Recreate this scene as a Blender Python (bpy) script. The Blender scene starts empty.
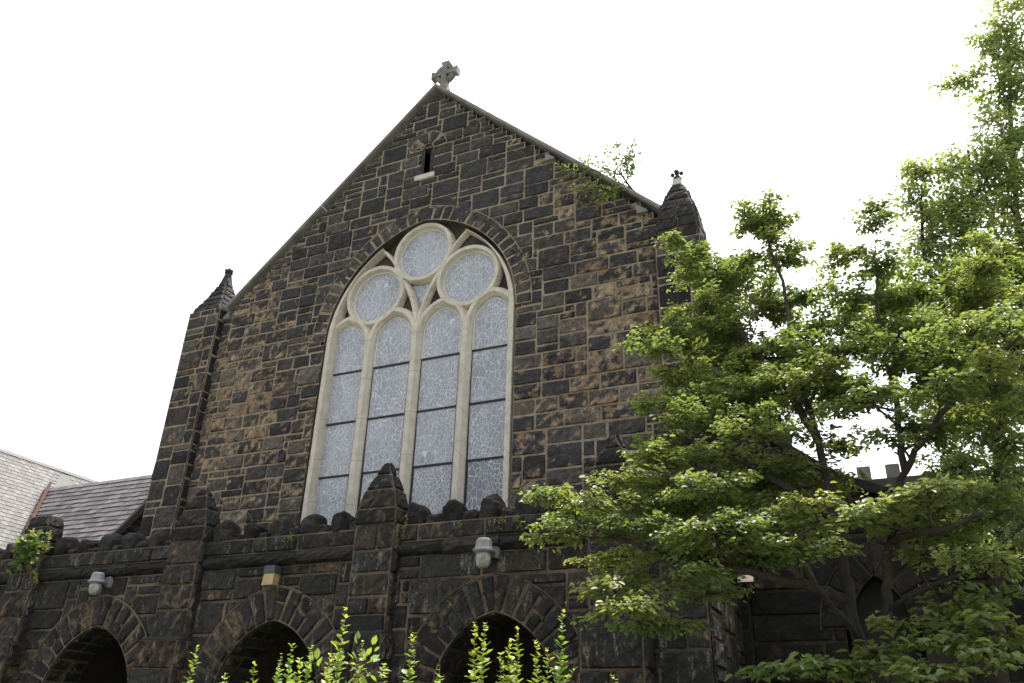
import bpy, bmesh, math, random
import numpy as np
from mathutils import Vector, Matrix, noise

# ------------------------------------------------------------------ camera, sky, sun, exposure
scene = bpy.context.scene
COL = scene.collection
yaw, pitch, roll = math.radians(25.0927), math.radians(26.5506), math.radians(1.8226)
fw = Vector((-math.sin(yaw)*math.cos(pitch), math.cos(yaw)*math.cos(pitch), math.sin(pitch)))
ri = Vector((math.cos(yaw), math.sin(yaw), 0)); up = ri.cross(fw)
r2 = ri*math.cos(roll) + up*math.sin(roll); u2 = -ri*math.sin(roll) + up*math.cos(roll)
cd = bpy.data.cameras.new('camera'); cam = bpy.data.objects.new('camera', cd); COL.objects.link(cam)
m = Matrix.Identity(4)
for i in range(3):
    m[i][0] = r2[i]; m[i][1] = u2[i]; m[i][2] = -fw[i]
m[2][3] = 1.6
cam.matrix_world = m
cd.sensor_width = 36; cd.lens = 813.234/1024*36; cd.clip_start = .05; cd.clip_end = 3000
scene.camera = cam

SUN = Vector((.12, .40, 1.0)).normalized()
elev = math.asin(SUN.z); azim = math.atan2(SUN.x, SUN.y)
w = bpy.data.worlds.new('World'); scene.world = w; w.use_nodes = True
nt = w.node_tree; nt.nodes.clear()
sky = nt.nodes.new('ShaderNodeTexSky'); sky.sky_type = 'NISHITA'; sky.sun_disc = False
sky.sun_elevation = elev; sky.sun_rotation = azim
sky.air_density = 1.0; sky.dust_density = 6.0; sky.ozone_density = 1.0; sky.altitude = 50
hs = nt.nodes.new('ShaderNodeHueSaturation'); hs.inputs['Saturation'].default_value = .25   # thin white cloud
bg = nt.nodes.new('ShaderNodeBackground'); bg.inputs['Strength'].default_value = .15
out = nt.nodes.new('ShaderNodeOutputWorld')
nt.links.new(sky.outputs[0], hs.inputs['Color']); nt.links.new(hs.outputs[0], bg.inputs[0]); nt.links.new(bg.outputs[0], out.inputs[0])
sd = bpy.data.lights.new('sun', 'SUN'); sd.energy = 2.4; sd.angle = math.radians(.6); sd.color = (1, .95, .87)
so = bpy.data.objects.new('sun', sd); COL.objects.link(so)
so.rotation_euler = SUN.to_track_quat('Z', 'Y').to_euler(); so.location = (0, 0, 40)
vs = scene.view_settings
vs.view_transform = 'Standard'; vs.look = 'None'; vs.gamma = 1; vs.use_curve_mapping = False
vs.exposure = 1.45

R = random.Random(11)
AX = -7.9                    # axis of the church front
GY = 12.3                    # gable wall plane
PY = 9.5                     # porch wall plane
PI = math.pi

# ------------------------------------------------------------------ material helpers
class NT:
    def __init__(s, name):
        s.m = bpy.data.materials.new(name); s.m.use_nodes = True
        s.t = s.m.node_tree; s.p = s.t.nodes['Principled BSDF']; s.out = s.t.nodes['Material Output']
    def n(s, typ, **kw):
        x = s.t.nodes.new(typ)
        for k, v in kw.items(): setattr(x, k, v)
        return x
    def l(s, a, b): s.t.links.new(a, b)
    def coord(s, scale=(1, 1, 1), which='Object'):
        c = s.n('ShaderNodeTexCoord'); mp = s.n('ShaderNodeMapping'); mp.inputs['Scale'].default_value = scale
        s.l(c.outputs[which], mp.inputs[0]); return mp.outputs[0]
    def noise(s, vec, scale, detail=5, rough=.6):
        x = s.n('ShaderNodeTexNoise'); x.inputs['Scale'].default_value = scale; x.inputs['Detail'].default_value = detail
        x.inputs['Roughness'].default_value = rough; s.l(vec, x.inputs['Vector']); return x.outputs['Fac']
    def ramp(s, fac, stops):
        x = s.n('ShaderNodeValToRGB'); e = x.color_ramp.elements
        while len(e) < len(stops): e.new(.5)
        for i, (p, c) in enumerate(stops):
            e[i].position = p; e[i].color = (c, c, c, 1) if isinstance(c, (int, float)) else (*c, 1)
        s.l(fac, x.inputs[0]); return x.outputs[0]
    def mix(s, fac, a, b, mode='MIX'):
        x = s.n('ShaderNodeMix', data_type='RGBA', blend_type=mode)
        for ix, v in ((0, fac), (6, a), (7, b)):
            sock = x.inputs[ix]
            if isinstance(v, (int, float)): sock.default_value = v if ix == 0 else (v, v, v, 1)
            elif isinstance(v, tuple): sock.default_value = (*v, 1)
            else: s.l(v, sock)
        return x.outputs[2]
    def math(s, op, a, b=0.0):
        x = s.n('ShaderNodeMath', operation=op)
        for i, v in enumerate((a, b)):
            if isinstance(v, (int, float)): x.inputs[i].default_value = v
            else: s.l(v, x.inputs[i])
        return x.outputs[0]
    def attr(s, name='tone'):
        a = s.n('ShaderNodeAttribute'); a.attribute_name = name
        sp = s.n('ShaderNodeSeparateColor'); s.l(a.outputs['Color'], sp.inputs[0]); return sp.outputs
    def bump(s, h, strength=.5, dist=.02):
        b = s.n('ShaderNodeBump'); b.inputs['Strength'].default_value = strength; b.inputs['Distance'].default_value = dist
        s.l(h, b.inputs['Height']); s.l(b.outputs[0], s.p.inputs['Normal'])
    def set(s, color=None, rough=.8, spec=.3):
        if color is not None:
            if isinstance(color, tuple): s.p.inputs['Base Color'].default_value = (*color, 1)
            else: s.l(color, s.p.inputs['Base Color'])
        if isinstance(rough, (int, float)): s.p.inputs['Roughness'].default_value = rough
        else: s.l(rough, s.p.inputs['Roughness'])
        s.p.inputs['Specular IOR Level'].default_value = spec
        return s.m

def stone_mat(name, dark, brown, tan, bloom=0.0, moss=0.0, brownness=.45):
    """rock faced sandstone, blackened by soot, with tan patches where it weathers; tone.r = brightness, tone.g = how weathered"""
    k = NT(name); v = k.coord(); tr = k.attr()
    big = k.noise(v, 1.7, 4, .55); mid = k.noise(v, 9, 6, .68); fine = k.noise(v, 38, 5, .7)
    c = k.mix(k.ramp(k.math('ADD', k.math('MULTIPLY', mid, .6), k.math('MULTIPLY', tr[2], .5)), [(brownness, 0.0), (brownness+.3, 1.0)]), dark, brown)
    t = k.math('ADD', k.math('MULTIPLY', mid, .75), k.math('ADD', k.math('MULTIPLY', big, .25), k.math('MULTIPLY', tr[1], .5)))
    tc = k.mix(k.ramp(k.noise(v, 3.1, 3), [(.42, 0.0), (.6, 1.0)]), tan, (tan[0]*.80, tan[1]*.70, tan[2]*.64))
    c = k.mix(k.ramp(t, [(.70, 0.0), (.84, 1.0)]), c, tc)
    c = k.mix(1.0, c, k.ramp(fine, [(.25, .35), (.75, 1.6)]), 'MULTIPLY')
    c = k.mix(1.0, c, k.ramp(k.noise(v, 13, 5, .7), [(.32, .55), (.68, 1.4)]), 'MULTIPLY')
    c = k.mix(1.0, c, k.ramp(tr[0], [(0, .45), (1, 1.75)]), 'MULTIPLY')
    if bloom:
        vst = k.coord((5, 5, 1.1)); st = k.noise(vst, 1.6, 6, .75); sp = k.noise(v, 55, 3, .7)
        f = k.math('MULTIPLY', k.ramp(st, [(.565, 0.0), (.68, 1.0)]), k.ramp(sp, [(.42, 0.0), (.58, 1.0)]))
        c = k.mix(k.math('MULTIPLY', f, bloom), c, (.33, .33, .32))
    if moss:
        f = k.ramp(k.noise(v, 2.6, 5, .7), [(.58, 0.0), (.72, 1.0)])
        c = k.mix(k.math('MULTIPLY', f, moss), c, (.055, .065, .025))
    k.bump(k.math('ADD', k.math('MULTIPLY', mid, .9), k.math('MULTIPLY', fine, .35)), .85, .035)
    return k.set(c, .82, .22)

def mortar_mat(name, a, b):
    k = NT(name); v = k.coord()
    c = k.mix(k.ramp(k.noise(v, 1.3, 5, .7), [(.35, 0.0), (.65, 1.0)]), a, b)
    c = k.mix(1.0, c, k.ramp(k.noise(v, 30, 4), [(.3, .6), (.7, 1.25)]), 'MULTIPLY')
    k.bump(k.noise(v, 60, 4), .5, .01)
    return k.set(c, .9, .15)

M = {}
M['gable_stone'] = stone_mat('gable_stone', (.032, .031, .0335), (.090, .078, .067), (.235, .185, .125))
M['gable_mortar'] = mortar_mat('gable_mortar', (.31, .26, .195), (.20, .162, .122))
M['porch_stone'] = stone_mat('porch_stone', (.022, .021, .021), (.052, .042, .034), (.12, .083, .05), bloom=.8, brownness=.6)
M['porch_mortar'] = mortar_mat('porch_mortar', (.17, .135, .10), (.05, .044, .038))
M['shaded_aisle_mortar'] = mortar_mat('shaded_aisle_mortar', (.075, .058, .043), (.03, .027, .023))  # mortar colour darkened to stand for tree shade on the aisle wall
M['shaded_aisle_stone'] = stone_mat('shaded_aisle_stone', (.014, .013, .013), (.030, .023, .018), (.06, .042, .028), brownness=.6)  # same tree shade put into the stone colour of the aisle
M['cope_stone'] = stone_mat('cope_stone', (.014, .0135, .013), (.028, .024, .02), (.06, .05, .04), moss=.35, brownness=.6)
M['cap_stone'] = stone_mat('cap_stone', (.026, .025, .027), (.055, .048, .042), (.13, .10, .07))

def plain(name, col, rough=.7, var=.25, scale=8, bump=.2, spec=.3, col2=None):
    k = NT(name); v = k.coord(); n = k.noise(v, scale, 6, .65)
    c = k.mix(k.ramp(n, [(.3, 0.0), (.7, 1.0)]), tuple(x*(1-var) for x in col), col2 or tuple(min(1, x*(1+var)) for x in col))
    if bump: k.bump(k.noise(v, scale*5, 5), bump, .01)
    return k.set(c, rough, spec)

M['coping'] = plain('coping', (.17, .165, .155), .8, .35, 2.5, .4)
M['pale_stone'] = plain('pale_stone', (.42, .40, .37), .8, .25, 5, .3)
def tracery_mat():
    k = NT('tracery'); v = k.coord(); n = k.noise(v, 4.5, 6, .7)
    c = k.mix(k.ramp(n, [(.32, 0.0), (.66, 1.0)]), (.40, .37, .315), (.56, .525, .455))
    st = k.noise(k.coord((7, 7, .7)), 2.2, 5, .65)
    c = k.mix(k.math('MULTIPLY', k.ramp(st, [(.54, 0.0), (.68, 1.0)]), .45), c, (.22, .20, .17))
    sp = k.n('ShaderNodeSeparateXYZ'); k.l(v, sp.inputs[0])
    z = k.math('ADD', k.math('MULTIPLY', sp.outputs[2], 1.18), k.math('MULTIPLY', k.noise(k.coord((.9, .01, .01)), 1.0, 0), 3.0))
    j_ = k.ramp(k.math('FRACT', z), [(.0, 1.0), (.014, 1.0), (.02, 0.0)])
    c = k.mix(k.math('MULTIPLY', j_, .55), c, (.17, .155, .135))
    k.bump(k.noise(v, 24, 5), .25, .01); return k.set(c, .8, .25)
M['tracery'] = tracery_mat()
M['bead'] = plain('bead', (.62, .61, .58), .6, .1, 6, .05)
M['soffit'] = plain('soffit', (.06, .052, .045), .9, .5, 3, .5)
M['lead_bar'] = plain('lead_bar', (.018, .018, .02), .6, .2, 8, .1)
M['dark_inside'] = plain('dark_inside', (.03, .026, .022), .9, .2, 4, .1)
M['bark'] = plain('bark', (.032, .027, .023), .9, .45, 14, .9)
M['twig'] = plain('twig', (.09, .10, .045), .8, .2, 14, .3)
M['grey_metal'] = plain('grey_metal', (.20, .20, .215), .55, .2, 20, .15, .4)
M['dark_metal'] = plain('dark_metal', (.05, .055, .055), .5, .2, 20, .1, .4)
M['copper'] = plain('copper', (.13, .072, .055), .6, .25, 6, .2)
M['black_trim'] = plain('black_trim', (.012, .012, .013), .6, .2, 6, .1)
M['timber'] = plain('timber', (.03, .022, .016), .7, .4, 6, .3)

def glass_mat():
    """protective outer glass over leaded stained glass: grey-blue with a web of pale lead lines"""
    k = NT('leaded_glass'); v0 = k.coord((1, 1, .62)); tr = k.attr()
    cb = k.n('ShaderNodeCombineXYZ'); k.l(k.math('MULTIPLY', tr[1], 37.0), cb.inputs[1]); k.l(k.math('MULTIPLY', tr[2], 9.0), cb.inputs[0])
    va = k.n('ShaderNodeVectorMath', operation='ADD'); k.l(v0, va.inputs[0]); k.l(cb.outputs[0], va.inputs[1]); v = va.outputs[0]
    nz = k.n('ShaderNodeTexNoise'); nz.inputs['Scale'].default_value = 3.2; nz.inputs['Detail'].default_value = 3; k.l(v, nz.inputs['Vector'])
    wv = k.n('ShaderNodeVectorMath', operation='MULTIPLY_ADD'); k.l(nz.outputs['Color'], wv.inputs[0])
    wv.inputs[1].default_value = (.16, .16, .16); k.l(v, wv.inputs[2])
    def web(scale, w0, w1, rnd=.95):
        x = k.n('ShaderNodeTexVoronoi', feature='DISTANCE_TO_EDGE'); x.inputs['Scale'].default_value = scale
        x.inputs['Randomness'].default_value = rnd; k.l(wv.outputs[0], x.inputs['Vector'])
        return k.ramp(x.outputs['Distance'], [(w0, 1.0), (w1, 0.0)])
    fine = web(19, .018, .07); coarse = web(10, .010, .04)
    sel = k.ramp(k.noise(v, 1.4, 3, .5), [(.44, 0.0), (.54, 1.0)])
    lines = k.mix(sel, fine, coarse)
    vc = k.n('ShaderNodeTexVoronoi'); vc.inputs['Scale'].default_value = 8; k.l(wv.outputs[0], vc.inputs['Vector'])
    sep = k.n('ShaderNodeSeparateColor'); k.l(vc.outputs['Color'], sep.inputs[0])
    base = k.mix(k.ramp(sep.outputs[0], [(0, 0.0), (1, 1.0)]), (.235, .25, .292), (.315, .335, .385))
    base = k.mix(k.ramp(k.noise(v, .9, 3), [(.35, 0.0), (.65, .6)]), base, (.33, .35, .40))
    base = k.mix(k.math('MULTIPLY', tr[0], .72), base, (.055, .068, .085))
    c = k.mix(k.math('MULTIPLY', lines, .75), base, (.66, .68, .71))
    return k.set(c, .25, .4)
M['glass'] = glass_mat()

def slate_mat(name, a, b, rough):
    k = NT(name); tr = k.attr(); v = k.coord()
    c = k.mix(tr[0], a, b)
    c = k.mix(1.0, c, k.ramp(k.noise(v, 14, 5), [(.3, .75), (.7, 1.2)]), 'MULTIPLY')
    k.bump(k.noise(v, 30, 4), .3, .01)
    return k.set(c, rough, .4)
M['slate_dark'] = slate_mat('slate_dark', (.075, .066, .068), (.165, .148, .152), .6)
M['slate_pale'] = slate_mat('slate_pale', (.034, .032, .032), (.095, .088, .085), .65)

def leaf_mat(name, c1, c2, trans, gloss=.35, yellow=(.26, .25, .03)):
    k = NT(name); tr = k.attr()
    c = k.mix(tr[0], c1, c2)
    c = k.mix(k.math('MULTIPLY', tr[1], .8), c, yellow)
    k.set(c, gloss, .32)
    tl = k.n('ShaderNodeBsdfTranslucent'); ct = k.mix(1.0, c, trans, 'MULTIPLY'); k.l(ct, tl.inputs[0])
    ad = k.n('ShaderNodeAddShader'); k.l(k.p.outputs[0], ad.inputs[0]); k.l(tl.outputs[0], ad.inputs[1])
    k.l(ad.outputs[0], k.out.inputs[0])
    return k.m
M['dogwood_leaf'] = leaf_mat('dogwood_leaf', (.036, .060, .022), (.074, .102, .038), (1.62, 1.5, .75), .52, (.14, .14, .045))
M['tall_leaf'] = leaf_mat('tall_leaf', (.052, .078, .030), (.098, .128, .052), (1.9, 1.8, 1.05), .5, (.16, .16, .06))
M['shrub_leaf'] = leaf_mat('shrub_leaf', (.062, .112, .022), (.120, .168, .038), (1.35, 1.28, .5), .45, (.20, .20, .045))
M['weed_leaf'] = leaf_mat('weed_leaf', (.035, .065, .02), (.07, .11, .035), (1.2, 1.2, .7), .5, (.14, .13, .04))

def grass_mat():
    k = NT('grass'); v = k.coord()
    c = k.mix(k.ramp(k.noise(v, .6, 6), [(.35, 0.0), (.65, 1.0)]), (.035, .06, .018), (.07, .10, .03))
    c = k.mix(1.0, c, k.ramp(k.noise(v, 40, 4), [(.3, .6), (.7, 1.3)]), 'MULTIPLY')
    k.bump(k.noise(v, 50, 4), .8, .03)
    return k.set(c, .9, .2)
M['grass'] = grass_mat()
def bounce_paving_mat():  # pale slabs for the added, light-bouncing ground
    k = NT('bounce_paving'); v = k.coord()
    b = k.n('ShaderNodeTexBrick'); b.inputs['Scale'].default_value = .55; b.inputs['Mortar Size'].default_value = .008; k.l(v, b.inputs['Vector'])
    b.inputs['Color1'].default_value = (.36, .335, .30, 1); b.inputs['Color2'].default_value = (.42, .39, .35, 1); b.inputs['Mortar'].default_value = (.15, .14, .12, 1)
    c = k.mix(1.0, b.outputs['Color'], k.ramp(k.noise(v, 3, 6), [(.3, .8), (.7, 1.15)]), 'MULTIPLY')
    k.bump(k.noise(v, 60, 4), .3, .01); return k.set(c, .85, .25)
M['bounce_paving'] = bounce_paving_mat()

# ------------------------------------------------------------------ mesh helpers
class MB:
    def __init__(s): s.v = []; s.f = []; s.m = []; s.t = []
    def add(s, verts, faces, mat=0, tone=(.5, .3, .5)):
        o = len(s.v); s.v.extend(verts); s.t.extend([tone]*len(verts))
        for f in faces: s.f.append([i+o for i in f]); s.m.append(mat)
    def quad(s, a, b, c, d, mat=0, tone=(.5, .3, .5)): s.add([a, b, c, d], [(0, 1, 2, 3)], mat, tone)
    def box(s, x0, x1, y0, y1, z0, z1, mat=0, tone=(.5, .3, .5)):
        s.hexa([(x0, y0, z0), (x1, y0, z0), (x1, y1, z0), (x0, y1, z0), (x0, y0, z1), (x1, y0, z1), (x1, y1, z1), (x0, y1, z1)], mat, tone)
    def hexa(s, p, mat=0, tone=(.5, .3, .5)):
        s.add(p, [(0, 3, 2, 1), (4, 5, 6, 7), (0, 1, 5, 4), (1, 2, 6, 5), (2, 3, 7, 6), (3, 0, 4, 7)], mat, tone)
    def prism(s, poly, d0, d1, axis='y', mat=0, tone=(.5, .3, .5)):
        """extrude a 2D polygon (x,z) along y, or (y,z) along x"""
        n = len(poly)
        mk = (lambda a, b, d: (a, d, b)) if axis == 'y' else (lambda a, b, d: (d, a, b))
        vs_ = [mk(a, b, d0) for a, b in poly] + [mk(a, b, d1) for a, b in poly]
        fs = [tuple(range(n)), tuple(range(2*n-1, n-1, -1))] + [(i, i+n, (i+1) % n+n, (i+1) % n) for i in range(n)]
        s.add(vs_, fs, mat, tone)
    def lathe(s, c, prof, seg=14, mat=0, axis='z', tone=(.5, .3, .5)):
        vs_ = []; fs = []
        for r, z in prof:
            for i in range(seg):
                a = 2*PI*i/seg
                vs_.append((c[0]+r*math.cos(a), c[1]+r*math.sin(a), c[2]+z) if axis == 'z' else (c[0]+r*math.cos(a), c[1]+z, c[2]+r*math.sin(a)))
        for j in range(len(prof)-1):
            for i in range(seg):
                k = (i+1) % seg; fs.append((j*seg+i, j*seg+k, (j+1)*seg+k, (j+1)*seg+i))
        fs.append(tuple(range(seg-1, -1, -1))); fs.append(tuple(range((len(prof)-1)*seg, len(prof)*seg)))
        s.add(vs_, fs, mat, tone)
    def tube(s, pts, rad, seg=7, mat=0, tone=(.5, .3, .5), rough=0.0):
        pts = [Vector(p) for p in pts]; n = len(pts); vs_ = []; fs = []
        ref = Vector((.37, .61, .7))
        for i, p in enumerate(pts):
            d = (pts[min(i+1, n-1)]-pts[max(i-1, 0)]).normalized()
            a = d.cross(ref)
            if a.length < .05: a = d.cross(Vector((1, 0, 0)))
            a.normalize(); b = d.cross(a)
            for k in range(seg):
                t = 2*PI*k/seg; r = rad[i]*(1+(R.uniform(-rough, rough) if rough else 0))
                vs_.append(tuple(p+a*math.cos(t)*r+b*math.sin(t)*r))
        for i in range(n-1):
            for k in range(seg):
                q = (k+1) % seg; fs.append((i*seg+k, i*seg+q, (i+1)*seg+q, (i+1)*seg+k))
        fs.append(tuple(range(seg-1, -1, -1))); fs.append(tuple(range((n-1)*seg, n*seg)))
        s.add(vs_, fs, mat, tone)
    def build(s, name, mats, parent=None, smooth=False):
        v = np.array(s.v, dtype=np.float32).reshape(-1, 3)
        if parent is not None: v = v - np.array(world_loc(parent), dtype=np.float32)
        me = bpy.data.meshes.new(name); me.from_pydata(v.tolist(), [], s.f)
        at = me.attributes.new('tone', 'FLOAT_COLOR', 'POINT')
        at.data.foreach_set('color', np.concatenate([np.array(s.t, dtype=np.float32).reshape(-1, 3), np.ones((len(s.t), 1), np.float32)], 1).ravel())
        me.polygons.foreach_set('material_index', np.array(s.m, dtype=np.int32))
        me.polygons.foreach_set('use_smooth', np.full(len(s.f), smooth))
        for mm in (mats if isinstance(mats, (list, tuple)) else [mats]): me.materials.append(mm)
        me.update()
        o = bpy.data.objects.new(name, me); COL.objects.link(o)
        if parent is not None: o.parent = parent
        return o

def world_loc(o):
    p = Vector((0, 0, 0))
    while o is not None: p = p + o.location; o = o.parent
    return p
def thing(name, label, cat, loc, group=None):
    o = bpy.data.objects.new(name, None); COL.objects.link(o); o.location = loc; o.empty_display_size = .3
    o['label'] = label; o['category'] = cat
    if group: o['group'] = group
    return o
def recalc(o):
    bm = bmesh.new(); bm.from_mesh(o.data); bmesh.ops.recalc_face_normals(bm, faces=bm.faces); bm.to_mesh(o.data); bm.free()
    return o

# ---------------- stonework: random ashlar, every stone a rock faced block with a bed of mortar round it
def pack(nu, nv, ok, rng, ws, hs_):
    occ = [[not ok(i, j) for i in range(nu)] for j in range(nv)]; res = []
    for j in range(nv):
        for i in range(nu):
            if occ[j][i]: continue
            h = rng.choice(hs_); wd = max(rng.choice(ws), math.ceil(h*1.5))
            if h == 1: wd = min(wd, 4)
            run = 0
            while run < wd+1 and i+run < nu and not occ[j][i+run]: run += 1
            if run > wd: wd = run if run-wd == 1 else wd
            wd = min(wd, run)
            hh = 1
            while hh < min(h, max(1, round(wd*.9))) and j+hh < nv and all(not occ[j+hh][i+q] for q in range(wd)): hh += 1
            for a in range(hh):
                for b in range(wd): occ[j+a][i+b] = True
            res.append((i, j, wd, hh))
    return res

def stone(mb, P, u0, u1, v0, v1, rng, gap, h, tone, step=.11, mat=0):
    g = gap/2; jit = gap*.55
    a0 = u0+g+rng.uniform(-jit, jit)*.6; a1 = u1-g+rng.uniform(-jit, jit)*.6; b0 = v0+g+rng.uniform(-jit, jit)*.6; b1 = v1-g+rng.uniform(-jit, jit)*.6
    if a1-a0 < .02 or b1-b0 < .02: return
    e = min(.022, (a1-a0)*.22, (b1-b0)*.22)
    nx = max(1, round((a1-a0)/step)); ny = max(1, round((b1-b0)/step))
    us = [a0, a0+e] + [a0+e+(a1-a0-2*e)*k/nx for k in range(1, nx)] + [a1-e, a1]
    vs_ = [b0, b0+e] + [b0+e+(b1-b0-2*e)*k/ny for k in range(1, ny)] + [b1-e, b1]
    NU, NV = len(us), len(vs_); V = []
    tx, ty = rng.uniform(-.35, .35), rng.uniform(-.35, .35)
    for j, vv in enumerate(vs_):
        for i, uu in enumerate(us):
            if i in (0, NU-1) or j in (0, NV-1):
                d = -.004; uu2, vv2 = uu, vv
                if i in (0, NU-1) and j in (0, NV-1):
                    uu2 += (1 if i == 0 else -1)*e*.35; vv2 += (1 if j == 0 else -1)*e*.35
            else:
                cu, cv = (uu-u0)/(u1-u0)-.5, (vv-v0)/(v1-v0)-.5
                bul = 1-(abs(cu)*1.6)**2*.35-(abs(cv)*1.6)**2*.35
                d = h*(.45+.55*bul+tx*cu+ty*cv)+rng.uniform(-.28, .28)*h
                uu2 = uu+rng.uniform(-.2, .2)*e; vv2 = vv+rng.uniform(-.2, .2)*e
            V.append(P(uu2, vv2, d))
    mb.add(V, [(j*NU+i, j*NU+i+1, (j+1)*NU+i+1, (j+1)*NU+i) for j in range(NV-1) for i in range(NU-1)], mat, tone)
    o = len(mb.t)-NU*NV
    for j in range(NV):
        for i in range(NU):
            edge = i in (0, NU-1) or j in (0, NV-1)
            mb.t[o+j*NU+i] = (max(0, tone[0]+rng.uniform(-.16, .16)), min(1, max(0, tone[1]+rng.uniform(-.3, .32)+(.22 if edge else 0))), tone[2])

def ashlar(mb, P, U, V, cw, ch, rng, ok=None, ws=(2, 3, 3, 4, 4, 5, 6), hs_=(1, 2, 2, 2, 3), gap=.016, h=.045, tonef=None, bed=.014):
    """fills U x V metres of the surface P(u,v,depth) with stones (material 0) over mortar (material 1)"""
    nu = max(1, round(U/cw)); nv = max(1, round(V/ch)); cw = U/nu; ch = V/nv
    okk = ok or (lambda u0, u1, v0, v1: True)
    f = lambda i, j: okk(i*cw, (i+1)*cw, j*ch, (j+1)*ch)
    for j in range(nv):
        for i in range(nu):
            if f(i, j):
                mb.quad(P(i*cw, j*ch, bed), P((i+1)*cw, j*ch, bed), P((i+1)*cw, (j+1)*ch, bed), P(i*cw, (j+1)*ch, bed), 1)
    for (i, j, wd, hh) in pack(nu, nv, f, rng, ws, hs_):
        u0, v0, u1, v1 = i*cw, j*ch, (i+wd)*cw, (j+hh)*ch
        tone = tonef((u0+u1)/2, (v0+v1)/2) if tonef else (rng.uniform(.2, .8), rng.uniform(0, .45), rng.random())
        stone(mb, P, u0, u1, v0, v1, rng, gap, h*rng.uniform(.6, 1.25), tone)

def front(x0, y, z0): return lambda u, v, d: (x0+u, y-d, z0+v)          # faces the camera side (-y)
def right(x, y0, z0): return lambda u, v, d: (x+d, y0+u, z0+v)          # faces +x
def left(x, y1, z0): return lambda u, v, d: (x-d, y1-u, z0+v)           # faces -x
def quadP(a, b, c, d_):
    """bilinear patch over u,v in metres: a,b bottom left/right, c,d top right/left"""
    a, b, c, d_ = map(Vector, (a, b, c, d_)); W = max((b-a).length, (c-d_).length); H = ((d_+c)/2-(a+b)/2).length
    nrm = (b-a).cross(d_-a) if (b-a).length > 1e-6 else (c-a).cross(d_-a); nrm.normalize()
    def P(u, v, d):
        s_, t = u/W, v/H
        p = (a*(1-s_)+b*s_)*(1-t)+(d_*(1-s_)+c*s_)*t
        return tuple(p+nrm*d)
    return P, W, H

class Arc:
    """two centred pointed arch: half width w, springing z, extra centre offset c"""
    def __init__(s, x, z, w, c): s.x, s.z, s.w, s.c = x, z, w, c; s.R = w+c; s.rise = math.sqrt(s.R**2-c**2)
    def half(s, z, off=0):
        """half width of the opening at height z for the curve offset outwards by off"""
        if z <= s.z: return s.w+off
        r = s.R+off; q = r*r-(z-s.z)**2
        return math.sqrt(q)-s.c if q > s.c**2 else -1
    def pts(s, n=20, off=0, base=None):
        """outline left foot -> apex -> right foot"""
        r = s.R+off; t1 = math.acos(s.c/r); L = []
        if base is not None: L.append((s.x-s.w-off, base))
        for i in range(n+1):
            t = t1*i/n; L.append((s.x+s.c-r*math.cos(t), s.z+r*math.sin(t)))
        Rr = [(2*s.x-x, z) for x, z in L[::-1]]
        return L+Rr[1:]
    def inside(s, x, z, off=0):
        hh = s.half(z, off); return hh > 0 and abs(x-s.x) < hh
def voussoirs(mb, arc, y, thick, n, rng, h, z_low, gap=.014, tonef=None, jamb=None):
    """ring of wedge stones round an arch, carried down the jambs to z_low when jamb is given"""
    for side in (-1, 1):
        tmax = math.acos(arc.c/(arc.R+thick*.5))
        L = arc.R*tmax
        def P(u, v, d, side=side):
            t = u/arc.R; r = arc.R+v
            x = arc.x+arc.c-r*math.cos(t)
            # both rings stop on the axis
            if x > arc.x: x = arc.x
            z = arc.z+r*math.sin(t)
            return (x, y-d, z) if side == -1 else (2*arc.x-x, y-d, z)
        tmax_u = math.acos(arc.c/(arc.R+thick))*arc.R
        k = 0; u = 0.0; st = tmax_u/n
        while k < n:
            split = thick > .4 and rng.random() < .28
            tn = lambda: tonef() if tonef else (rng.uniform(.25, .75), rng.uniform(0, .4), rng.random())
            if split:
                q = thick*rng.uniform(.4, .6)
                stone(mb, P, k*st, (k+1)*st, 0, q, rng, gap, h, tn()); stone(mb, P, k*st, (k+1)*st, q, thick, rng, gap, h, tn())
            else: stone(mb, P, k*st, (k+1)*st, 0, thick, rng, gap, h*rng.uniform(.8, 1.2), tn())
            k += 1
        for i in range(24):
            a, b = tmax_u*i/24, tmax_u*(i+1)/24
            mb.quad(P(a, 0, .014), P(b, 0, .014), P(b, thick+.012, .014), P(a, thick+.012, .014), 1)
        mb.tube([P(tmax_u*i/20, thick+.006, .022) for i in range(21)], [.011]*21, 5, 1)
        if jamb:
            z = z_low
            while z < arc.z-.05:
                z1 = min(arc.z, z+rng.choice((.22, .3, .38)))
                if arc.z-z1 < .12: z1 = arc.z
                wd = thick*(1 if rng.random() < .6 else .75)
                xi = arc.x+side*arc.w; xo = xi+side*thick
                x0, x1 = min(xi, xo), max(xi, xo)
                stone(mb, front(0, y, 0), x0, x1, z, z1, rng, gap, h, (rng.uniform(.25, .75), rng.uniform(0, .4), rng.random()))
                z = z1
            x0, x1 = sorted((arc.x+side*arc.w, arc.x+side*(arc.w+thick)))
            mb.quad((x0, y-.008, z_low), (x1, y-.008, z_low), (x1, y-.008, arc.z), (x0, y-.008, arc.z), 1)
def soffit(mb, pts, y0, y1, mat, rng=None):
    for (a, b), (c, d) in zip(pts[:-1], pts[1:]):
        mb.quad((a, y0, b), (a, y1, b), (c, y1, d), (c, y0, d), mat, (.5, .2, .5))

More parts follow.
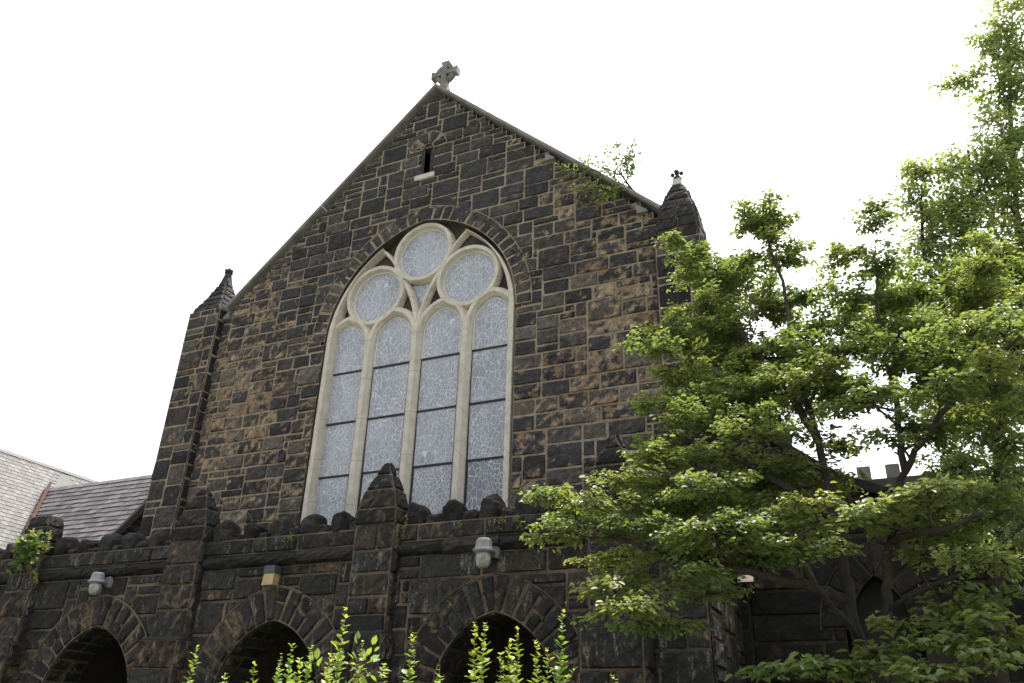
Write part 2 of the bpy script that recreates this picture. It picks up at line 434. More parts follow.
# ------------------------------------------------------------------ the ground
g = MB(); n = 24
ed = [-1500, -600, -250, -100, -50, -30, -20, -14, -9, -5, -2, 0, 2, 5, 9, 14, 20, 30, 50, 100, 250, 600, 1500]
for j in range(len(ed)):
    for i in range(len(ed)): g.v.append((ed[i], ed[j]+5, 0)); g.t.append((.5, .5, .5))
for j in range(len(ed)-1):
    for i in range(len(ed)-1):
        g.f.append([j*len(ed)+i, j*len(ed)+i+1, (j+1)*len(ed)+i+1, (j+1)*len(ed)+i]); g.m.append(0)
gr = g.build('ground', M['grass']); gr['kind'] = 'structure'
mb = MB(); mb.quad((-40, -22, .004), (30, -22, .004), (30, 2.6, .004), (-40, 2.6, .004)); pv = mb.build('bounce_forecourt', M['bounce_paving']); pv['kind'] = 'structure'  # pale paving added out of view to bounce light up onto the church front

# ------------------------------------------------------------------ the church
church = thing('church', 'dark rock faced stone church front with tall gable, traceried window and arched porch', 'church', (AX, GY, 0))
BASE = 5.2; APEX = 15.32; SL = .955
def slope_z(x): return APEX-SL*abs(x-AX)
XL, XR = -13.29, -2.84
win = Arc(AX, 9.15, 2.2, .33)
SLX, SLZ0, SLZ1 = -7.98, 12.92, 13.62
rg = random.Random(5)
def gable_tone(u, v, x0=XL, z0=3.6):
    x, z = x0+u, z0+v
    w_ = .06+.34*rg.random()**1.7
    dl = math.hypot((x+12.2)/1.4, (z-9.0)/2.9); dr = math.hypot((x+3.6)/1.2, (z-8.9)/2.4); ds = slope_z(x)-z
    if dl < 1: w_ += .38*(1-dl)+.05
    if dr < 1: w_ += .40*(1-dr)+.05
    if ds < .9 and z < 13.6 and rg.random() < .6: w_ += .24*(1-ds)
    w_ += .08 if z < 8 else -.06
    if z > 11.6: w_ -= .14
    if abs(x+4.7) < .5 and 11 < z < 12.6: w_ += .3
    b = rg.uniform(.3, .8)
    hue = rg.random()*(1 if z < 9.5 else .6)
    return (b, min(1, w_), hue)
def gable_ok(u0, u1, v0, v1):
    x0, x1, z0, z1 = XL+u0, XL+u1, 3.6+v0, 3.6+v1; xc, zc = (x0+x1)/2, (z0+z1)/2
    if zc > slope_z(xc)-.06: return False
    for x in (x0+.004, x1-.004):
        for z in (z0, z1):
            if z >= 5.0 and win.inside(x, z, 0.015 if z > win.z else -.004): return False
    if SLX-.13 < xc < SLX+.13 and SLZ0-.12 < zc < SLZ1+.1: return False
    return True
mb = MB()
ashlar(mb, front(XL, GY, 3.6), XR-XL, 12.0, .11, .148, rg, gable_ok, (2, 3, 3, 4, 4, 5, 5), (1, 2, 2, 2, 2, 2, 3), .016, .045, gable_tone)
voussoirs(mb, win, GY-.02, .34, 17, rg, .032, 5.0, gap=.022, tonef=lambda: (rg.uniform(.4, .85), rg.uniform(.0, .3), rg.random()*.7))
soffit(mb, win.pts(20, 0, 4.9), GY-.03, GY+.42, 2)
# relieving arch, cheeks and dark back of the slit window
slit = Arc(SLX, SLZ1, .13, .02)
voussoirs(mb, slit, GY-.03, .34, 2, rg, .04, SLZ0)
soffit(mb, [(SLX-.075, SLZ0), (SLX-.075, SLZ1), (SLX, SLZ1+.07), (SLX+.075, SLZ1), (SLX+.075, SLZ0)], GY-.01, GY+.3, 2)
for s_ in (-1, 1): mb.box(*sorted((SLX+s_*.075, SLX+s_*.16)), GY-.025, GY+.3, SLZ0-.02, SLZ1+.05, 0, (.4, .2, .3))
# plain body of the wall behind the facing: left, right and above the window
mb.prism([(XL, 0), (XL, slope_z(XL)-.1), (AX, APEX-.1), (XR, slope_z(XR)-.1), (XR, 0)], GY+.46, GY+.8, 'y', 2)
mb.prism([(XL, 0), (XL, 3.6), (XR, 3.6), (XR, 0)], GY+.0, GY+.45, 'y', 2)
gw = mb.build('gable_wall', [M['gable_stone'], M['gable_mortar'], M['soffit']], church)

# coping: a row of slabs up each slope, kneelers at the feet
mb = MB()
for s_ in (-1, 1):
    dirv = Vector((s_, 0, -SL)).normalized(); nrm = Vector((s_*SL, 0, 1)).normalized()
    L = 7.05 if s_ < 0 else 7.0; t = 0.0
    top = Vector((AX, 0, APEX+.02))
    while t < L:
        t1 = min(L, t+R.uniform(.8, 1.1)); q = R.uniform(-.002, .002)
        prof = [(GY-.11, .03), (GY-.135, .06), (GY-.12, .11), (GY+.3, .17), (GY+.75, .11), (GY+.75, .0)]
        vs_ = []
        for tt in (t+.0015, t1-.0015):
            for (y, h) in prof:
                p = top+dirv*tt+nrm*(h+q)
                if abs(tt-.0015) < 1e-6: p.x = AX; p.z = APEX+.02+(h+q)*math.hypot(1, SL)
                vs_.append((p.x, y, p.z))
        k = len(prof)
        mb.add(vs_, [tuple(range(k)), tuple(range(2*k-1, k-1, -1))]+[(i, i+k, (i+1) % k+k, (i+1) % k) for i in range(k)], 0)
        t = t1
cp = recalc(mb.build('coping', M['coping'], church))
for (x, z) in ((XL+.28, slope_z(XL+.28)-.2), (XR-.3, slope_z(XR-.3)-.2), (-5.0, slope_z(-5.0)-.17)):
    mb = MB(); s_ = 1 if x > AX else -1; q = .10
    mb.prism([(x-q, z-.02), (x+q, z-.02), (x+q, z+.1-(.09*s_)), (x-q, z+.1+(.09*s_))], GY-.10, GY+.2, 'y', 0)
    recalc(mb.build('kneeler_stone', M['coping'], church))
# pale sill of the slit window
mb = MB(); mb.box(SLX-.27, SLX+.23, GY-.075, GY+.25, SLZ0-.14, SLZ0-.01, 0)
mb.build('slit_sill', M['pale_stone'], church)
mb = MB(); mb.box(SLX-.2, SLX+.2, GY+.3, GY+.33, SLZ0-.1, SLZ1+.15, 0); mb.build('slit_glass', M['lead_bar'], church)

# ringed cross on the apex
mb = MB(); cx, cy, cz = AX+.0, GY+.3, 16.15
def slab(poly, y0=cy-.085, y1=cy+.085): mb.prism(poly, y0, y1, 'y', 0)
for a in range(4):
    ca, sa = math.cos(a*PI/2), math.sin(a*PI/2); ln = .35 if a != 3 else .58
    rot = lambda p: (cx+p[0]*ca-p[1]*sa, cz+p[0]*sa+p[1]*ca)
    y_off = .002*a
    mb.prism([rot(p) for p in ((.0, -.08), (.15, -.065), (.25, -.07), (ln, -.11), (ln, .11), (.25, .07), (.15, .065), (0, .08))], cy-.085-y_off, cy+.085+y_off, 'y', 0)
seg = 28
for i in range(seg):
    a0, a1 = 2*PI*i/seg, 2*PI*(i+1)/seg
    P2 = lambda r, a: (cx+r*math.cos(a), cz+r*math.sin(a))
    mb.prism([P2(.175, a0), P2(.265, a0), P2(.265, a1), P2(.175, a1)], cy-.065, cy+.065, 'y', 0)
mb.hexa([(cx-.19, cy-.16, 15.38), (cx+.13, cy-.16, 15.38), (cx+.13, cy+.16, 15.38), (cx-.19, cy+.16, 15.38), (cx-.10, cy-.1, 15.74), (cx+.10, cy-.1, 15.74), (cx+.10, cy+.1, 15.74), (cx-.10, cy+.1, 15.74)], 0)
recalc(mb.build('ringed_cross', M['coping'], church))

# ---- the great window: tracery, mullions, bars and leaded glass
GL = GY+.17          # glass plane
WX = -7.93
def sweep(mb, pts, wdt, y0, y1, fr, mat=0, closed=False, taper=None):
    """bar along (x,z) points with a chamfered section: width wdt at the glass (y1), fr at the face (y0)"""
    n_ = len(pts); V = []
    ys = y0+(y1-y0)*.22
    for i in range(n_):
        if closed: a, b = pts[i-1], pts[(i+1) % n_]
        else: a, b = pts[max(0, i-1)], pts[min(n_-1, i+1)]
        dx, dz = b[0]-a[0], b[1]-a[1]; l = math.hypot(dx, dz) or 1; nx, nz = -dz/l, dx/l
        kz = taper(pts[i][1]) if taper else 1
        for o, y in ((-wdt/2, y1), (-wdt/2*.86, ys+(y1-ys)*.45), (-fr/2, y0), (fr/2, y0), (wdt/2*.86, ys+(y1-ys)*.45), (wdt/2, y1)):
            V.append((pts[i][0]+nx*o*kz, y, pts[i][1]+nz*o*kz))
    F_ = []; m_ = n_ if closed else n_-1
    for i in range(m_):
        k = (i+1) % n_
        for q in range(5): F_.append((i*6+q, k*6+q, k*6+q+1, i*6+q+1))
    if not closed: F_.append((0, 1, 2, 3, 4, 5)); F_.append(tuple((n_-1)*6+q for q in (5, 4, 3, 2, 1, 0)))
    mb.add(V, F_, mat)
FY = GY+.03
mb = MB()
# outer frame along the jambs and the arch
inner = Arc(AX, 9.15, 2.108, .33)
half_ = [p for p in inner.pts(26, 0, 4.95) if p[0] < AX and p[1] < 11.2]
tp_ = lambda z: 1 if z < 9.4 else max(.12, 1-(z-9.4)/1.7)
sweep(mb, half_, .21, GY-.02, GL+.02, .10, taper=tp_)
wf = recalc(mb.build('tracery_window', M['tracery'], church))
mb = MB(); sweep(mb, [(2*AX-x, z) for x, z in half_][::-1], .21, GY-.02, GL+.02, .10, taper=tp_); recalc(mb.build('jamb', M['tracery'], wf))
def wpart(name, fn, mat, smooth=False):
    mb = MB(); fn(mb); o = recalc(mb.build(name, mat, wf, smooth)); return o
LX = [WX-1.6875+1.125*i for i in range(4)]; HW = .425; HEADZ = 8.98; TIP = 9.52
hc = ((TIP-HEADZ)**2-HW**2)/(2*HW)
for i in range(3):
    x = (LX[i]+LX[i+1])/2
    wpart('mullion', lambda mb: sweep(mb, [(x, 4.95), (x, 7), (x, 9.06)], .275, FY+.001*i, GL+.015, .10), M['tracery'])
for i in range(4):
    a = Arc(LX[i], HEADZ, HW+.11, hc+.02)
    wpart('arch_bar', lambda mb: sweep(mb, a.pts(10, 0, 8.75), .21, FY+.008+.0015*i, GL+.012, .075), M['tracery'])
RC = [(WX-1.085, 10.1, .59), (WX+1.105, 10.1, .59), (WX, 10.93, .59)]
for j, (x, z, r) in enumerate(RC):
    ring = [(x+(r+.072)*math.cos(2*PI*k/56), z+(r+.072)*math.sin(2*PI*k/56)) for k in range(56)]
    wpart('tracery_ring', lambda mb: sweep(mb, ring, .145, FY+.004+.0017*j, GL+.010, .075, closed=True), M['tracery'])
    bead = [(x+(r+.004)*math.cos(2*PI*k/48), z+(r+.004)*math.sin(2*PI*k/48)) for k in range(48)]
    wpart('glazing_bead', lambda mb: sweep(mb, bead, .034, GL-.03, GL+.01, .022, closed=True), M['bead'])
def bez(p0, p1, p2, n=9): return [((1-t)**2*p0[0]+2*t*(1-t)*p1[0]+t*t*p2[0], (1-t)**2*p0[1]+2*t*(1-t)*p1[1]+t*t*p2[1]) for t in [k/n for k in range(n+1)]]
for j, (p0, p1, p2) in enumerate((((WX, 9.0), (WX-.06, 9.85), (WX-.50, 10.42)), ((WX, 9.0), (WX+.06, 9.85), (WX+.50, 10.42)),
        ((WX-.62, 10.62), (WX-.72, 10.95), (WX-1.05, 11.22)), ((WX+.62, 10.62), (WX+.72, 10.95), (WX+1.05, 11.22)),
        ((WX-.50, 11.35), (WX-.62, 11.2), (WX-.66, 10.75)), ((WX+.50, 11.35), (WX+.62, 11.2), (WX+.66, 10.75)),
        ((WX-1.62, 9.72), (WX-1.78, 9.95), (WX-1.80, 10.25)), ((WX+1.62, 9.72), (WX+1.78, 9.95), (WX+1.80, 10.25)))):
    wpart('tracery_bar', lambda mb: sweep(mb, bez(p0, p1, p2), .16 if j < 2 else .10, FY+.012+.0013*j, GL+.008, .06 if j < 2 else .04), M['tracery'])
# dirty stone filling of the spandrels, set back
def back(mb):
    P_ = win.pts(24, .0, 4.95)
    mb.add([(x, GL+.05, z) for x, z in P_], [tuple(range(len(P_)))], 0)
wpart('window_backing', back, M['soffit'])
BARS = [6.21, 7.315, 8.42]
rgl = random.Random(3)
def pane(name, poly, y, tone): wpart(name, lambda mb: mb.prism(poly, y, y+.012, 'y', 0, (tone[0], rgl.random(), rgl.random())), M['glass'])
for i, x in enumerate(LX):
    edges = [4.95]+BARS
    for j in range(3):
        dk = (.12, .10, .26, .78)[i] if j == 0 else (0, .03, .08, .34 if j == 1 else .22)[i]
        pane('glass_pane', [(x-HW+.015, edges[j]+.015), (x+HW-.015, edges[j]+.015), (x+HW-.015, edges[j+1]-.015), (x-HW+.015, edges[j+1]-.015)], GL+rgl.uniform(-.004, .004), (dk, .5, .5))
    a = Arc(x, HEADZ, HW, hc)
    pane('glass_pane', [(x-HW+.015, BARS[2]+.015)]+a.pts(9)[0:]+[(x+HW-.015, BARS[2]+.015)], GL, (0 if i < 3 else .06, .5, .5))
    wpart('glazing_bead', lambda mb: sweep(mb, [(x-HW+.004, 6.24), (x-HW+.004, HEADZ)]+a.pts(9)[1:]+[(x+HW-.004, 6.24)], .022, GL-.012, GL+.01, .016), M['bead'])
    for z in BARS:
        wpart('glazing_bar', lambda mb: mb.box(x-HW-.02, x+HW+.02, GL-.022, GL+.02, z-.019, z+.019), M['lead_bar'])
    for s_ in (-1, 1):
        e_ = .03 if s_ < 0 else .018
        wpart('casement_frame', lambda mb: mb.prism([(x+s_*(HW+.01), 4.95), (x+s_*(HW-e_), 4.95), (x+s_*(HW-e_), 6.19), (x+s_*(HW-.014), 6.23), (x+s_*(HW-.010), 8.4), (x+s_*(HW+.01), 8.4)], GL-.016, GL+.02, 'y', 0), M['lead_bar'])
for (x, z, r) in RC:
    pane('round_pane', [(x+(r+.01)*math.cos(2*PI*k/36), z+(r+.01)*math.sin(2*PI*k/36)) for k in range(36)], GL+.004, (0, .5, .5))
pane('small_pane', [(WX, 9.55), (WX+.3, 10.22), (WX-.3, 10.22)], GL+.03, (.05, .5, .5))

# ---- corner turrets
def turret(x0, x1, yf, yb, zs, ztop, tip, skirt=None, prof=(1.0, 1.0, .96, .86, .70, .48, .20)):
    rt = random.Random(int(abs(x0)*100))
    mb = MB()
    tf = lambda u, v: (rt.uniform(.1, .6), rt.uniform(.0, .42), rt.random()*.8)
    ashlar(mb, front(x0, yf, zs), x1-x0, ztop-zs, .11, .15, rt, None, (2, 3, 4, 4), (1, 2, 2, 3), .013, .04, tf)
    tf2 = lambda u, v: (rt.uniform(.0, .3), rt.uniform(0, .2), rt.random()*.3)
    ashlar(mb, right(x1, yf, zs), yb-yf, ztop-zs, .11, .15, rt, None, (2, 3, 4), (1, 2, 2, 3), .017, .04, tf2)
    ashlar(mb, left(x0, yb, zs), yb-yf, ztop-zs, .11, .15, rt, None, (2, 3, 4), (1, 2, 2, 3), .017, .04, tf)
    mb.box(x0+.03, x1-.03, yf+.03, yb-.01, 0, ztop-.01, 1)
    if skirt:
        xs, zk = skirt      # a buttress widening the shaft on its outer side with a sloped head
        ashlar(mb, front(x1+.004, yf+.05, zs), xs-x1, zk-zs, .11, .15, rt, None, (2, 3, 3), (1, 2, 2), .017, .04, tf)
        ashlar(mb, right(xs, yf+.05, zs), yb-yf-.1, zk-zs, .11, .15, rt, None, (2, 3, 4), (1, 2, 2, 3), .017, .04, tf)
        mb.hexa([(x1-.02, yf+.06, zk-.01), (xs+.03, yf+.06, zk-.01), (xs+.03, yb-.06, zk-.01), (x1-.02, yb-.06, zk-.01), (x1-.02, yf+.06, zk+1.1), (x1+.01, yf+.06, zk+1.1), (x1+.01, yb-.06, zk+1.1), (x1-.02, yb-.06, zk+1.1)], 0, (.4, .2, .3))
        mb.box(x1, xs-.03, yf+.09, yb-.08, 0, zk-.015, 1)
    t = mb.build('turret', [M['gable_stone'], M['gable_mortar']], church)
    # steep pyramid cap in rough courses
    mc = MB(); xc, yc = (x0+x1)/2, (yf+yb)/2; hw = (x1-x0)/2-.04; nst = 6
    for k in range(nst):
        za, zb = ztop+(tip-ztop)*k/nst, ztop+(tip-ztop)*(k+1)/nst
        A, B = hw*prof[k]*rt.uniform(.98, 1.03), hw*prof[k+1]
        cor = [(-1, -1), (1, -1), (1, 1), (-1, 1)]
        for q in range(4):
            c0, c1 = cor[q], cor[(q+1) % 4]
            P, W, H = quadP((xc+c0[0]*A, yc+c0[1]*A, za), (xc+c1[0]*A, yc+c1[1]*A, za), (xc+c1[0]*B, yc+c1[1]*B, zb), (xc+c0[0]*B, yc+c0[1]*B, zb))
            nn = max(1, round(A*2/.42)); cut = [0]+sorted(W*(i_+rt.uniform(-.15, .15))/nn for i_ in range(1, nn))+[W]
            for u0, u1 in zip(cut[:-1], cut[1:]):
                stone(mc, P, u0, u1, 0, H, rt, .010, .038, (rt.uniform(.2, .6), rt.uniform(0, .35), rt.random()*.5), .09)
            mc.quad(P(0, 0, .004), P(W, 0, .004), P(W, H, .004), P(0, H, .004), 1)
    mc.build('cap', [M['cap_stone'], M['porch_mortar']], t)
    mf = MB()
    b = tip-.03
    mf.hexa([(xc-.10, yc-.10, b), (xc+.10, yc-.10, b), (xc+.10, yc+.10, b), (xc-.10, yc+.10, b), (xc-.065, yc-.065, b+.2), (xc+.065, yc-.065, b+.2), (xc+.065, yc+.065, b+.2), (xc-.065, yc+.065, b+.2)], 1 if xc > AX else 0)
    mf.lathe((xc, yc, b+.2), [(.085, 0), (.09, .02), (.07, .05), (.035, .06), (.035, .12), (.05, .16), (.04, .21), (.015, .24)], 10)
    for a in range(4):
        mf.lathe((xc+.085*math.cos(a*PI/2), yc+.085*math.sin(a*PI/2), b+.33), [(.01, -.045), (.036, -.02), (.04, .015), (.015, .05)], 8)
    recalc(mf.build('finial', [M['cap_stone'], M['pale_stone']], t))
turret(-14.02, -13.12, 12.1, 13.0, 3.9, 10.5, 11.5, None, (1.04, .89, .74, .59, .45, .31, .19))
turret(-2.90, -2.10, 12.1, 12.9, 3.9, 9.75, 11.15, (-1.55, 7.0))

# ---- nave behind the gable
for s_ in (-1, 1):
    xe = AX+s_*5.6; mb = MB()
    mb.box(*sorted((xe-s_*.5, xe)), GY+.85, GY+26, 0, slope_z(xe)-.35, 0)
    mb.build('nave_wall', [M['soffit']], church)
def slates(mb, O, U, V, nu, nv, rng, lift=.012, inside=None):
    """rows of slates on the plane O + u*U + v*V (v runs up the slope), each a thin tilted tile"""
    O, U, V = Vector(O), Vector(U), Vector(V); N = U.cross(V).normalized()
    if N.z < 0: N = -N
    for j in range(nv):
        off = .5*(j % 2)
        for i in range(-1, nu+1):
            a, b = (i+off+.02)/nu, (i+1+off-.02)/nu
            a, b = max(a, 0), min(b, 1)
            if b-a < .2/nu: continue
            c, d = j/nv, min(1, (j+1.35)/nv)
            if inside and not inside((a+b)/2, (c+d)/2): continue
            jj = rng.uniform(-.06, .06)/nv if j else 0
            q = [O+U*a+V*(c+jj)+N*lift*rng.uniform(1.6, 2.4), O+U*b+V*(c+jj)+N*lift*rng.uniform(1.6, 2.4), O+U*b+V*d+N*lift*.3, O+U*a+V*d+N*lift*.3]
            lo = [p-N*lift*1.2 for p in q[:2]]
            t = (rng.random()**1.2, rng.random(), rng.random())
            mb.add([tuple(p) for p in q+lo], [(0, 1, 2, 3), (4, 5, 1, 0)], 0, t)
    mb.quad(tuple(O), tuple(O+U), tuple(O+U+V), tuple(O+V), 0, (.1, .1, .1))
mb = MB(); rs = random.Random(8)
for s_ in (-1, 1):
    e = 5.9; slates(mb, (AX+s_*e, GY+.8, APEX-.15-SL*e), (0, 26, 0), (-s_*e, 0, SL*e), 50, 30, rs)
mb.build('nave_roof', M['slate_dark'], church)

# ---- the porch
rp = random.Random(21)
PXL, PXR, PZ = -17.6, -1.92, 4.27
arches = [Arc(-14.85, 2.0, .92, .2), Arc(-11.40, 1.98, .95, .2), Arc(-7.97, 2.02, .90, .2), Arc(-4.55, 2.10, .82, .2)]
def ptone(*_): return (rp.uniform(.15, .85), rp.uniform(0, .55)**1.5, rp.random())
def porch_ok(u0, u1, v0, v1):
    for x in (PXL+u0, PXL+u1):
        for z in (v0, v1):
            for a in arches:
                if z < a.z:
                    if abs(x-a.x) < a.w+.06: return False
                elif a.inside(x, z, .06): return False
    return True
mb = MB()
def ptone(*_): return (rp.uniform(.15, .85), rp.uniform(0, .55)**1.5, rp.random())
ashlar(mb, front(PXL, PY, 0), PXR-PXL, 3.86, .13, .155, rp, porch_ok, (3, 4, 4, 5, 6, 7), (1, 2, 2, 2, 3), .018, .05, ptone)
ashlar(mb, front(PXL, PY-.02, 4.05), PXR-PXL, .24, .2, .24, rp, None, (3, 4, 5), (1,), .016, .065, ptone)
mb.box(PXL, PXR, PY+.003, PY+.4, 3.87, 4.28, 1)
mb.box(PXL, XL+.02, GY-.3, GY-.02, 0, 4.0, 2)
ashlar(mb, right(PXR, PY, 0), GY-PY-.6, 4.27, .13, .155, rp, None, (3, 4, 5, 6), (1, 2, 2, 3), .018, .05, ptone)
for a in arches:
    for sd_ in (-1, 1):         # the stones of the arch run back through the wall
        for q in range(9):
            tmx = math.acos(a.c/a.R)
            def PI_(u, v, d, sd_=sd_, a=a):
                x = a.x+a.c-(a.R-d)*math.cos(u/a.R); z = a.z+(a.R-d)*math.sin(u/a.R)
                return (min(x, a.x) if sd_ < 0 else 2*a.x-min(x, a.x), PY-.03+v, z)
            st_ = tmx*a.R/9
            for v0_, v1_ in (((0, .3), (.3, .60)) if rp.random() < .5 else ((0, .60),)): stone(mb, PI_, q*st_, (q+1)*st_, v0_, v1_, rp, .016, .022, ptone())
            mb.quad(PI_(q*st_, 0, .002), PI_(q*st_+st_, 0, .002), PI_(q*st_+st_, .60, .002), PI_(q*st_, .60, .002), 1)
        zz = 0.0
        while zz < a.z-.02:
            z1 = min(a.z, zz+rp.choice((.25, .32, .4)))
            if a.z-z1 < .12: z1 = a.z
            xj = a.x+sd_*a.w
            stone(mb, (lambda u, v, d: (xj-sd_*d, PY-.03+u, v)), 0, .60, zz, z1, rp, .016, .022, ptone())
            mb.quad((xj-sd_*.002, PY-.03, zz), (xj-sd_*.002, PY+.56, zz), (xj-sd_*.002, PY+.56, z1), (xj-sd_*.002, PY-.03, z1), 1); zz = z1
for k in range(len(arches)+1):       # inner faces of the piers, closing the wall behind the facing
    x0 = PXL if k == 0 else arches[k-1].x+arches[k-1].w+.002
    x1 = PXR-.02 if k == len(arches) else arches[k].x-arches[k].w-.002
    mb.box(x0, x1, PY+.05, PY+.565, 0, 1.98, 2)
for a in arches:
    pts = a.pts(12, 0.002)
    for (xa, za), (xb, zb) in zip(pts[:-1], pts[1:]):
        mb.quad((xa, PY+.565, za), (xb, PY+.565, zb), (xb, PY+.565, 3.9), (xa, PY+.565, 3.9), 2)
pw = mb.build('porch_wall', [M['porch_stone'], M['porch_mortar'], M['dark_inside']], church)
mb = MB()
for a in arches: pass
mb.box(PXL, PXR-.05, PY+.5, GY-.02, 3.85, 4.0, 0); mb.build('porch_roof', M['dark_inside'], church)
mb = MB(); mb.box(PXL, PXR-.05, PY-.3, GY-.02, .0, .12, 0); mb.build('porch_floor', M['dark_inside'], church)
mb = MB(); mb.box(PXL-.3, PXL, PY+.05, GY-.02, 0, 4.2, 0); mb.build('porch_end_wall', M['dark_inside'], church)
for a in arches:
    mb = MB()
    voussoirs(mb, a, PY-.03, .46, 9, rp, .045, 0, .018, jamb=True, tonef=lambda: (rp.uniform(.2, .7), rp.uniform(0, .5), rp.random()))
    mb.build('porch_arch', [M['porch_stone'], M['porch_mortar']], church)
# double doors deep inside the porch
for a in arches[1:]:
    mb = MB(); mb.prism(Arc(a.x, 1.9, .75, .5).pts(8, 0, .12), GY-.10, GY-.04, 'y', 0); d = recalc(mb.build('door', M['timber'], church))
    mb = MB(); mb.lathe((a.x+.1, GY-.14, 1.1), [(.03, 0), (.035, .03), (.02, .05)], 10, 0, 'y'); mb.build('door_handle', M['dark_metal'], d)
PIL = [-13.34, -9.79, -6.37, -2.97]
edges = [PXL]+PIL+[PXR]
# roll moulding: weathered half round lengths between the pillars
def spans():
    e = [PXL]+[v for p in PIL for v in (p-.34, p+.34)]+[PXR]
    return [(e[i], e[i+1]) for i in range(0, len(e), 2) if e[i+1]-e[i] > .15]
for a, b in spans():
    x = a; mb = MB()
    while x < b-.02:
        x1 = min(b, x+rp.uniform(.6, 1.1));
        if b-x1 < .3: x1 = b
        r = .095*rp.uniform(.95, 1.05); n_ = max(2, int((x1-x)/.09)); tone = ptone(); V = []
        for i in range(n_+1):
            xx = x+.006+(x1-x-.012)*i/n_
            for k in range(8):
                t = -PI/2+PI*k/7
                rr = r*(1+rp.uniform(-.15, .12))
                V.append((xx, PY+.01-rr*1.25*math.cos(t)-.012, 3.955+rr*math.sin(t)))
        F_ = [(i*8+k, (i+1)*8+k, (i+1)*8+k+1, i*8+k+1) for i in range(n_) for k in range(7)]
        F_ += [tuple(range(8)), tuple(n_*8+k for k in range(7, -1, -1))]
        mb.add(V, F_, 0, tone); x = x1
    recalc(mb.build('string_course', M['cope_stone'], church))
# cock-and-hen coping: upright rounded stones with low stones between them
def boulder(mb, c, r, rng, tone, flat=.0, seed=0):
    bm = bmesh.new(); bmesh.ops.create_icosphere(bm, subdivisions=3, radius=1); V = []
    for v in bm.verts:
        p = v.co; q = Vector((math.copysign(abs(p.x)**.62, p.x), math.copysign(abs(p.y)**.62, p.y), math.copysign(abs(p.z)**(.55 if p.z < 0 else .85), p.z)))
        nn = noise.noise(p*1.5+Vector((seed, seed*.7, 3)))*.26+noise.noise(p*4.0+Vector((seed, 9, seed)))*.10+noise.noise(p*9+Vector((seed, 2, seed)))*.04
        q = q*(1+nn); V.append((c[0]+q.x*r[0], c[1]+q.y*r[1], c[2]+q.z*r[2]))
    mb.add(V, [tuple(v.index for v in f.verts) for f in bm.faces], 0, tone); bm.free()
for a, b in spans():
    x = a+.03; k = 0
    while x < b-.1:
        tall_ = k % 2 == 0; wd = rp.uniform(.25, .31) if tall_ else rp.uniform(.22, .28)
        if b-x-wd < .14: wd = b-x-.01
        hh = rp.uniform(.33, .41) if tall_ else rp.uniform(.13, .2)
        if x < -8.2: hh = hh*rp.uniform(.75, 1.0) if tall_ else rp.uniform(.12, .2)
        mb = MB(); boulder(mb, (x+wd/2, PY+.16, 4.27+hh*.42), (wd*.5, .19 if tall_ else .16, hh*.56), rp, ptone(), seed=x*3.1)
        mb.build('coping_stone', M['cope_stone'], church); x += wd+.004; k += 1
# pillars with stepped shafts and pyramid tops
def pillar(xc, tip, broken=False, seed=0):
    rr = random.Random(50+seed); mb = MB(); hw = .31
    tf = lambda *_: (rr.uniform(.2, .75), rr.uniform(0, .42), rr.random())
    stages = [(0, 2.86, .37, 9.2), (2.86, 4.30, hw, 9.345)]
    for z0, z1, h_, yf in stages:
        z = z0; i = 0
        while z < z1-.02:
            zz = min(z1, z+rr.choice((.24, .3, .36, .42)));
            if z1-zz < .16: zz = z1
            jit = rr.uniform(-.012, .012)
            cuts = [0, 2*h_] if rr.random() < .45 else [0, h_*rr.uniform(.75, 1.25), 2*h_]
            for P, L in ((front(xc-h_+jit, yf+jit, 0), 2*h_), (right(xc+h_+jit, yf+jit, 0), PY+.3-yf), (left(xc-h_+jit, PY+.3, 0), PY+.3-yf)):
                cc = [c*L/(2*h_) for c in cuts]
                for u0, u1 in zip(cc[:-1], cc[1:]): stone(mb, P, u0, u1, z, zz, rr, .016, .045, tf(), .09)
            z = zz
        mb.box(xc-h_+.012-.014, xc+h_+.002, yf-.002, PY+.3, z0, z1-.005, 1)
    mb.hexa([(xc-.385, 9.18, 2.855), (xc+.385, 9.18, 2.855), (xc+.385, 9.6, 2.855), (xc-.385, 9.6, 2.855), (xc-.31, 9.335, 2.92), (xc+.31, 9.335, 2.92), (xc+.31, 9.6, 2.92), (xc-.31, 9.6, 2.92)], 0, tf())
    p = mb.build('pillar', [M['porch_stone'], M['porch_mortar']], church)
    mc = MB(); rows = [(4.30, .325), (4.52, .315), (4.80, .235), (5.03, .125), (tip, .02)]
    if broken: rows = [(4.30, .325), (4.52, .30), (4.78, .27), (4.98, .22)]
    yc = 9.52; dk = .56
    for (za, A), (zb, B) in zip(rows[:-1], rows[1:]):
        cor = [(-1, -1), (1, -1), (1, 1), (-1, 1)]
        for q in range(4):
            c0, c1 = cor[q], cor[(q+1) % 4]
            P, W, H = quadP((xc+c0[0]*A, yc+c0[1]*A*dk, za), (xc+c1[0]*A, yc+c1[1]*A*dk, za), (xc+c1[0]*B, yc+c1[1]*B*dk, zb), (xc+c0[0]*B, yc+c0[1]*B*dk, zb))
            stone(mc, P, 0, W, 0, H, rr, .012, .036, (rr.uniform(.2, .6), rr.uniform(0, .4), rr.random()), .07)
            mc.quad(P(0, 0, .003), P(W, 0, .003), P(W, H, .003), P(0, H, .003), 1)
    if broken: mc.box(xc-.21, xc+.21, yc-.12, yc+.12, 4.9, 4.985, 0)
    mc.build('pinnacle', [M['cope_stone'], M['porch_mortar']], p)
for i, (x, t) in enumerate(zip(PIL, (5.2, 5.17, 5.23, 5.24))): pillar(x, t, i == 0, i)

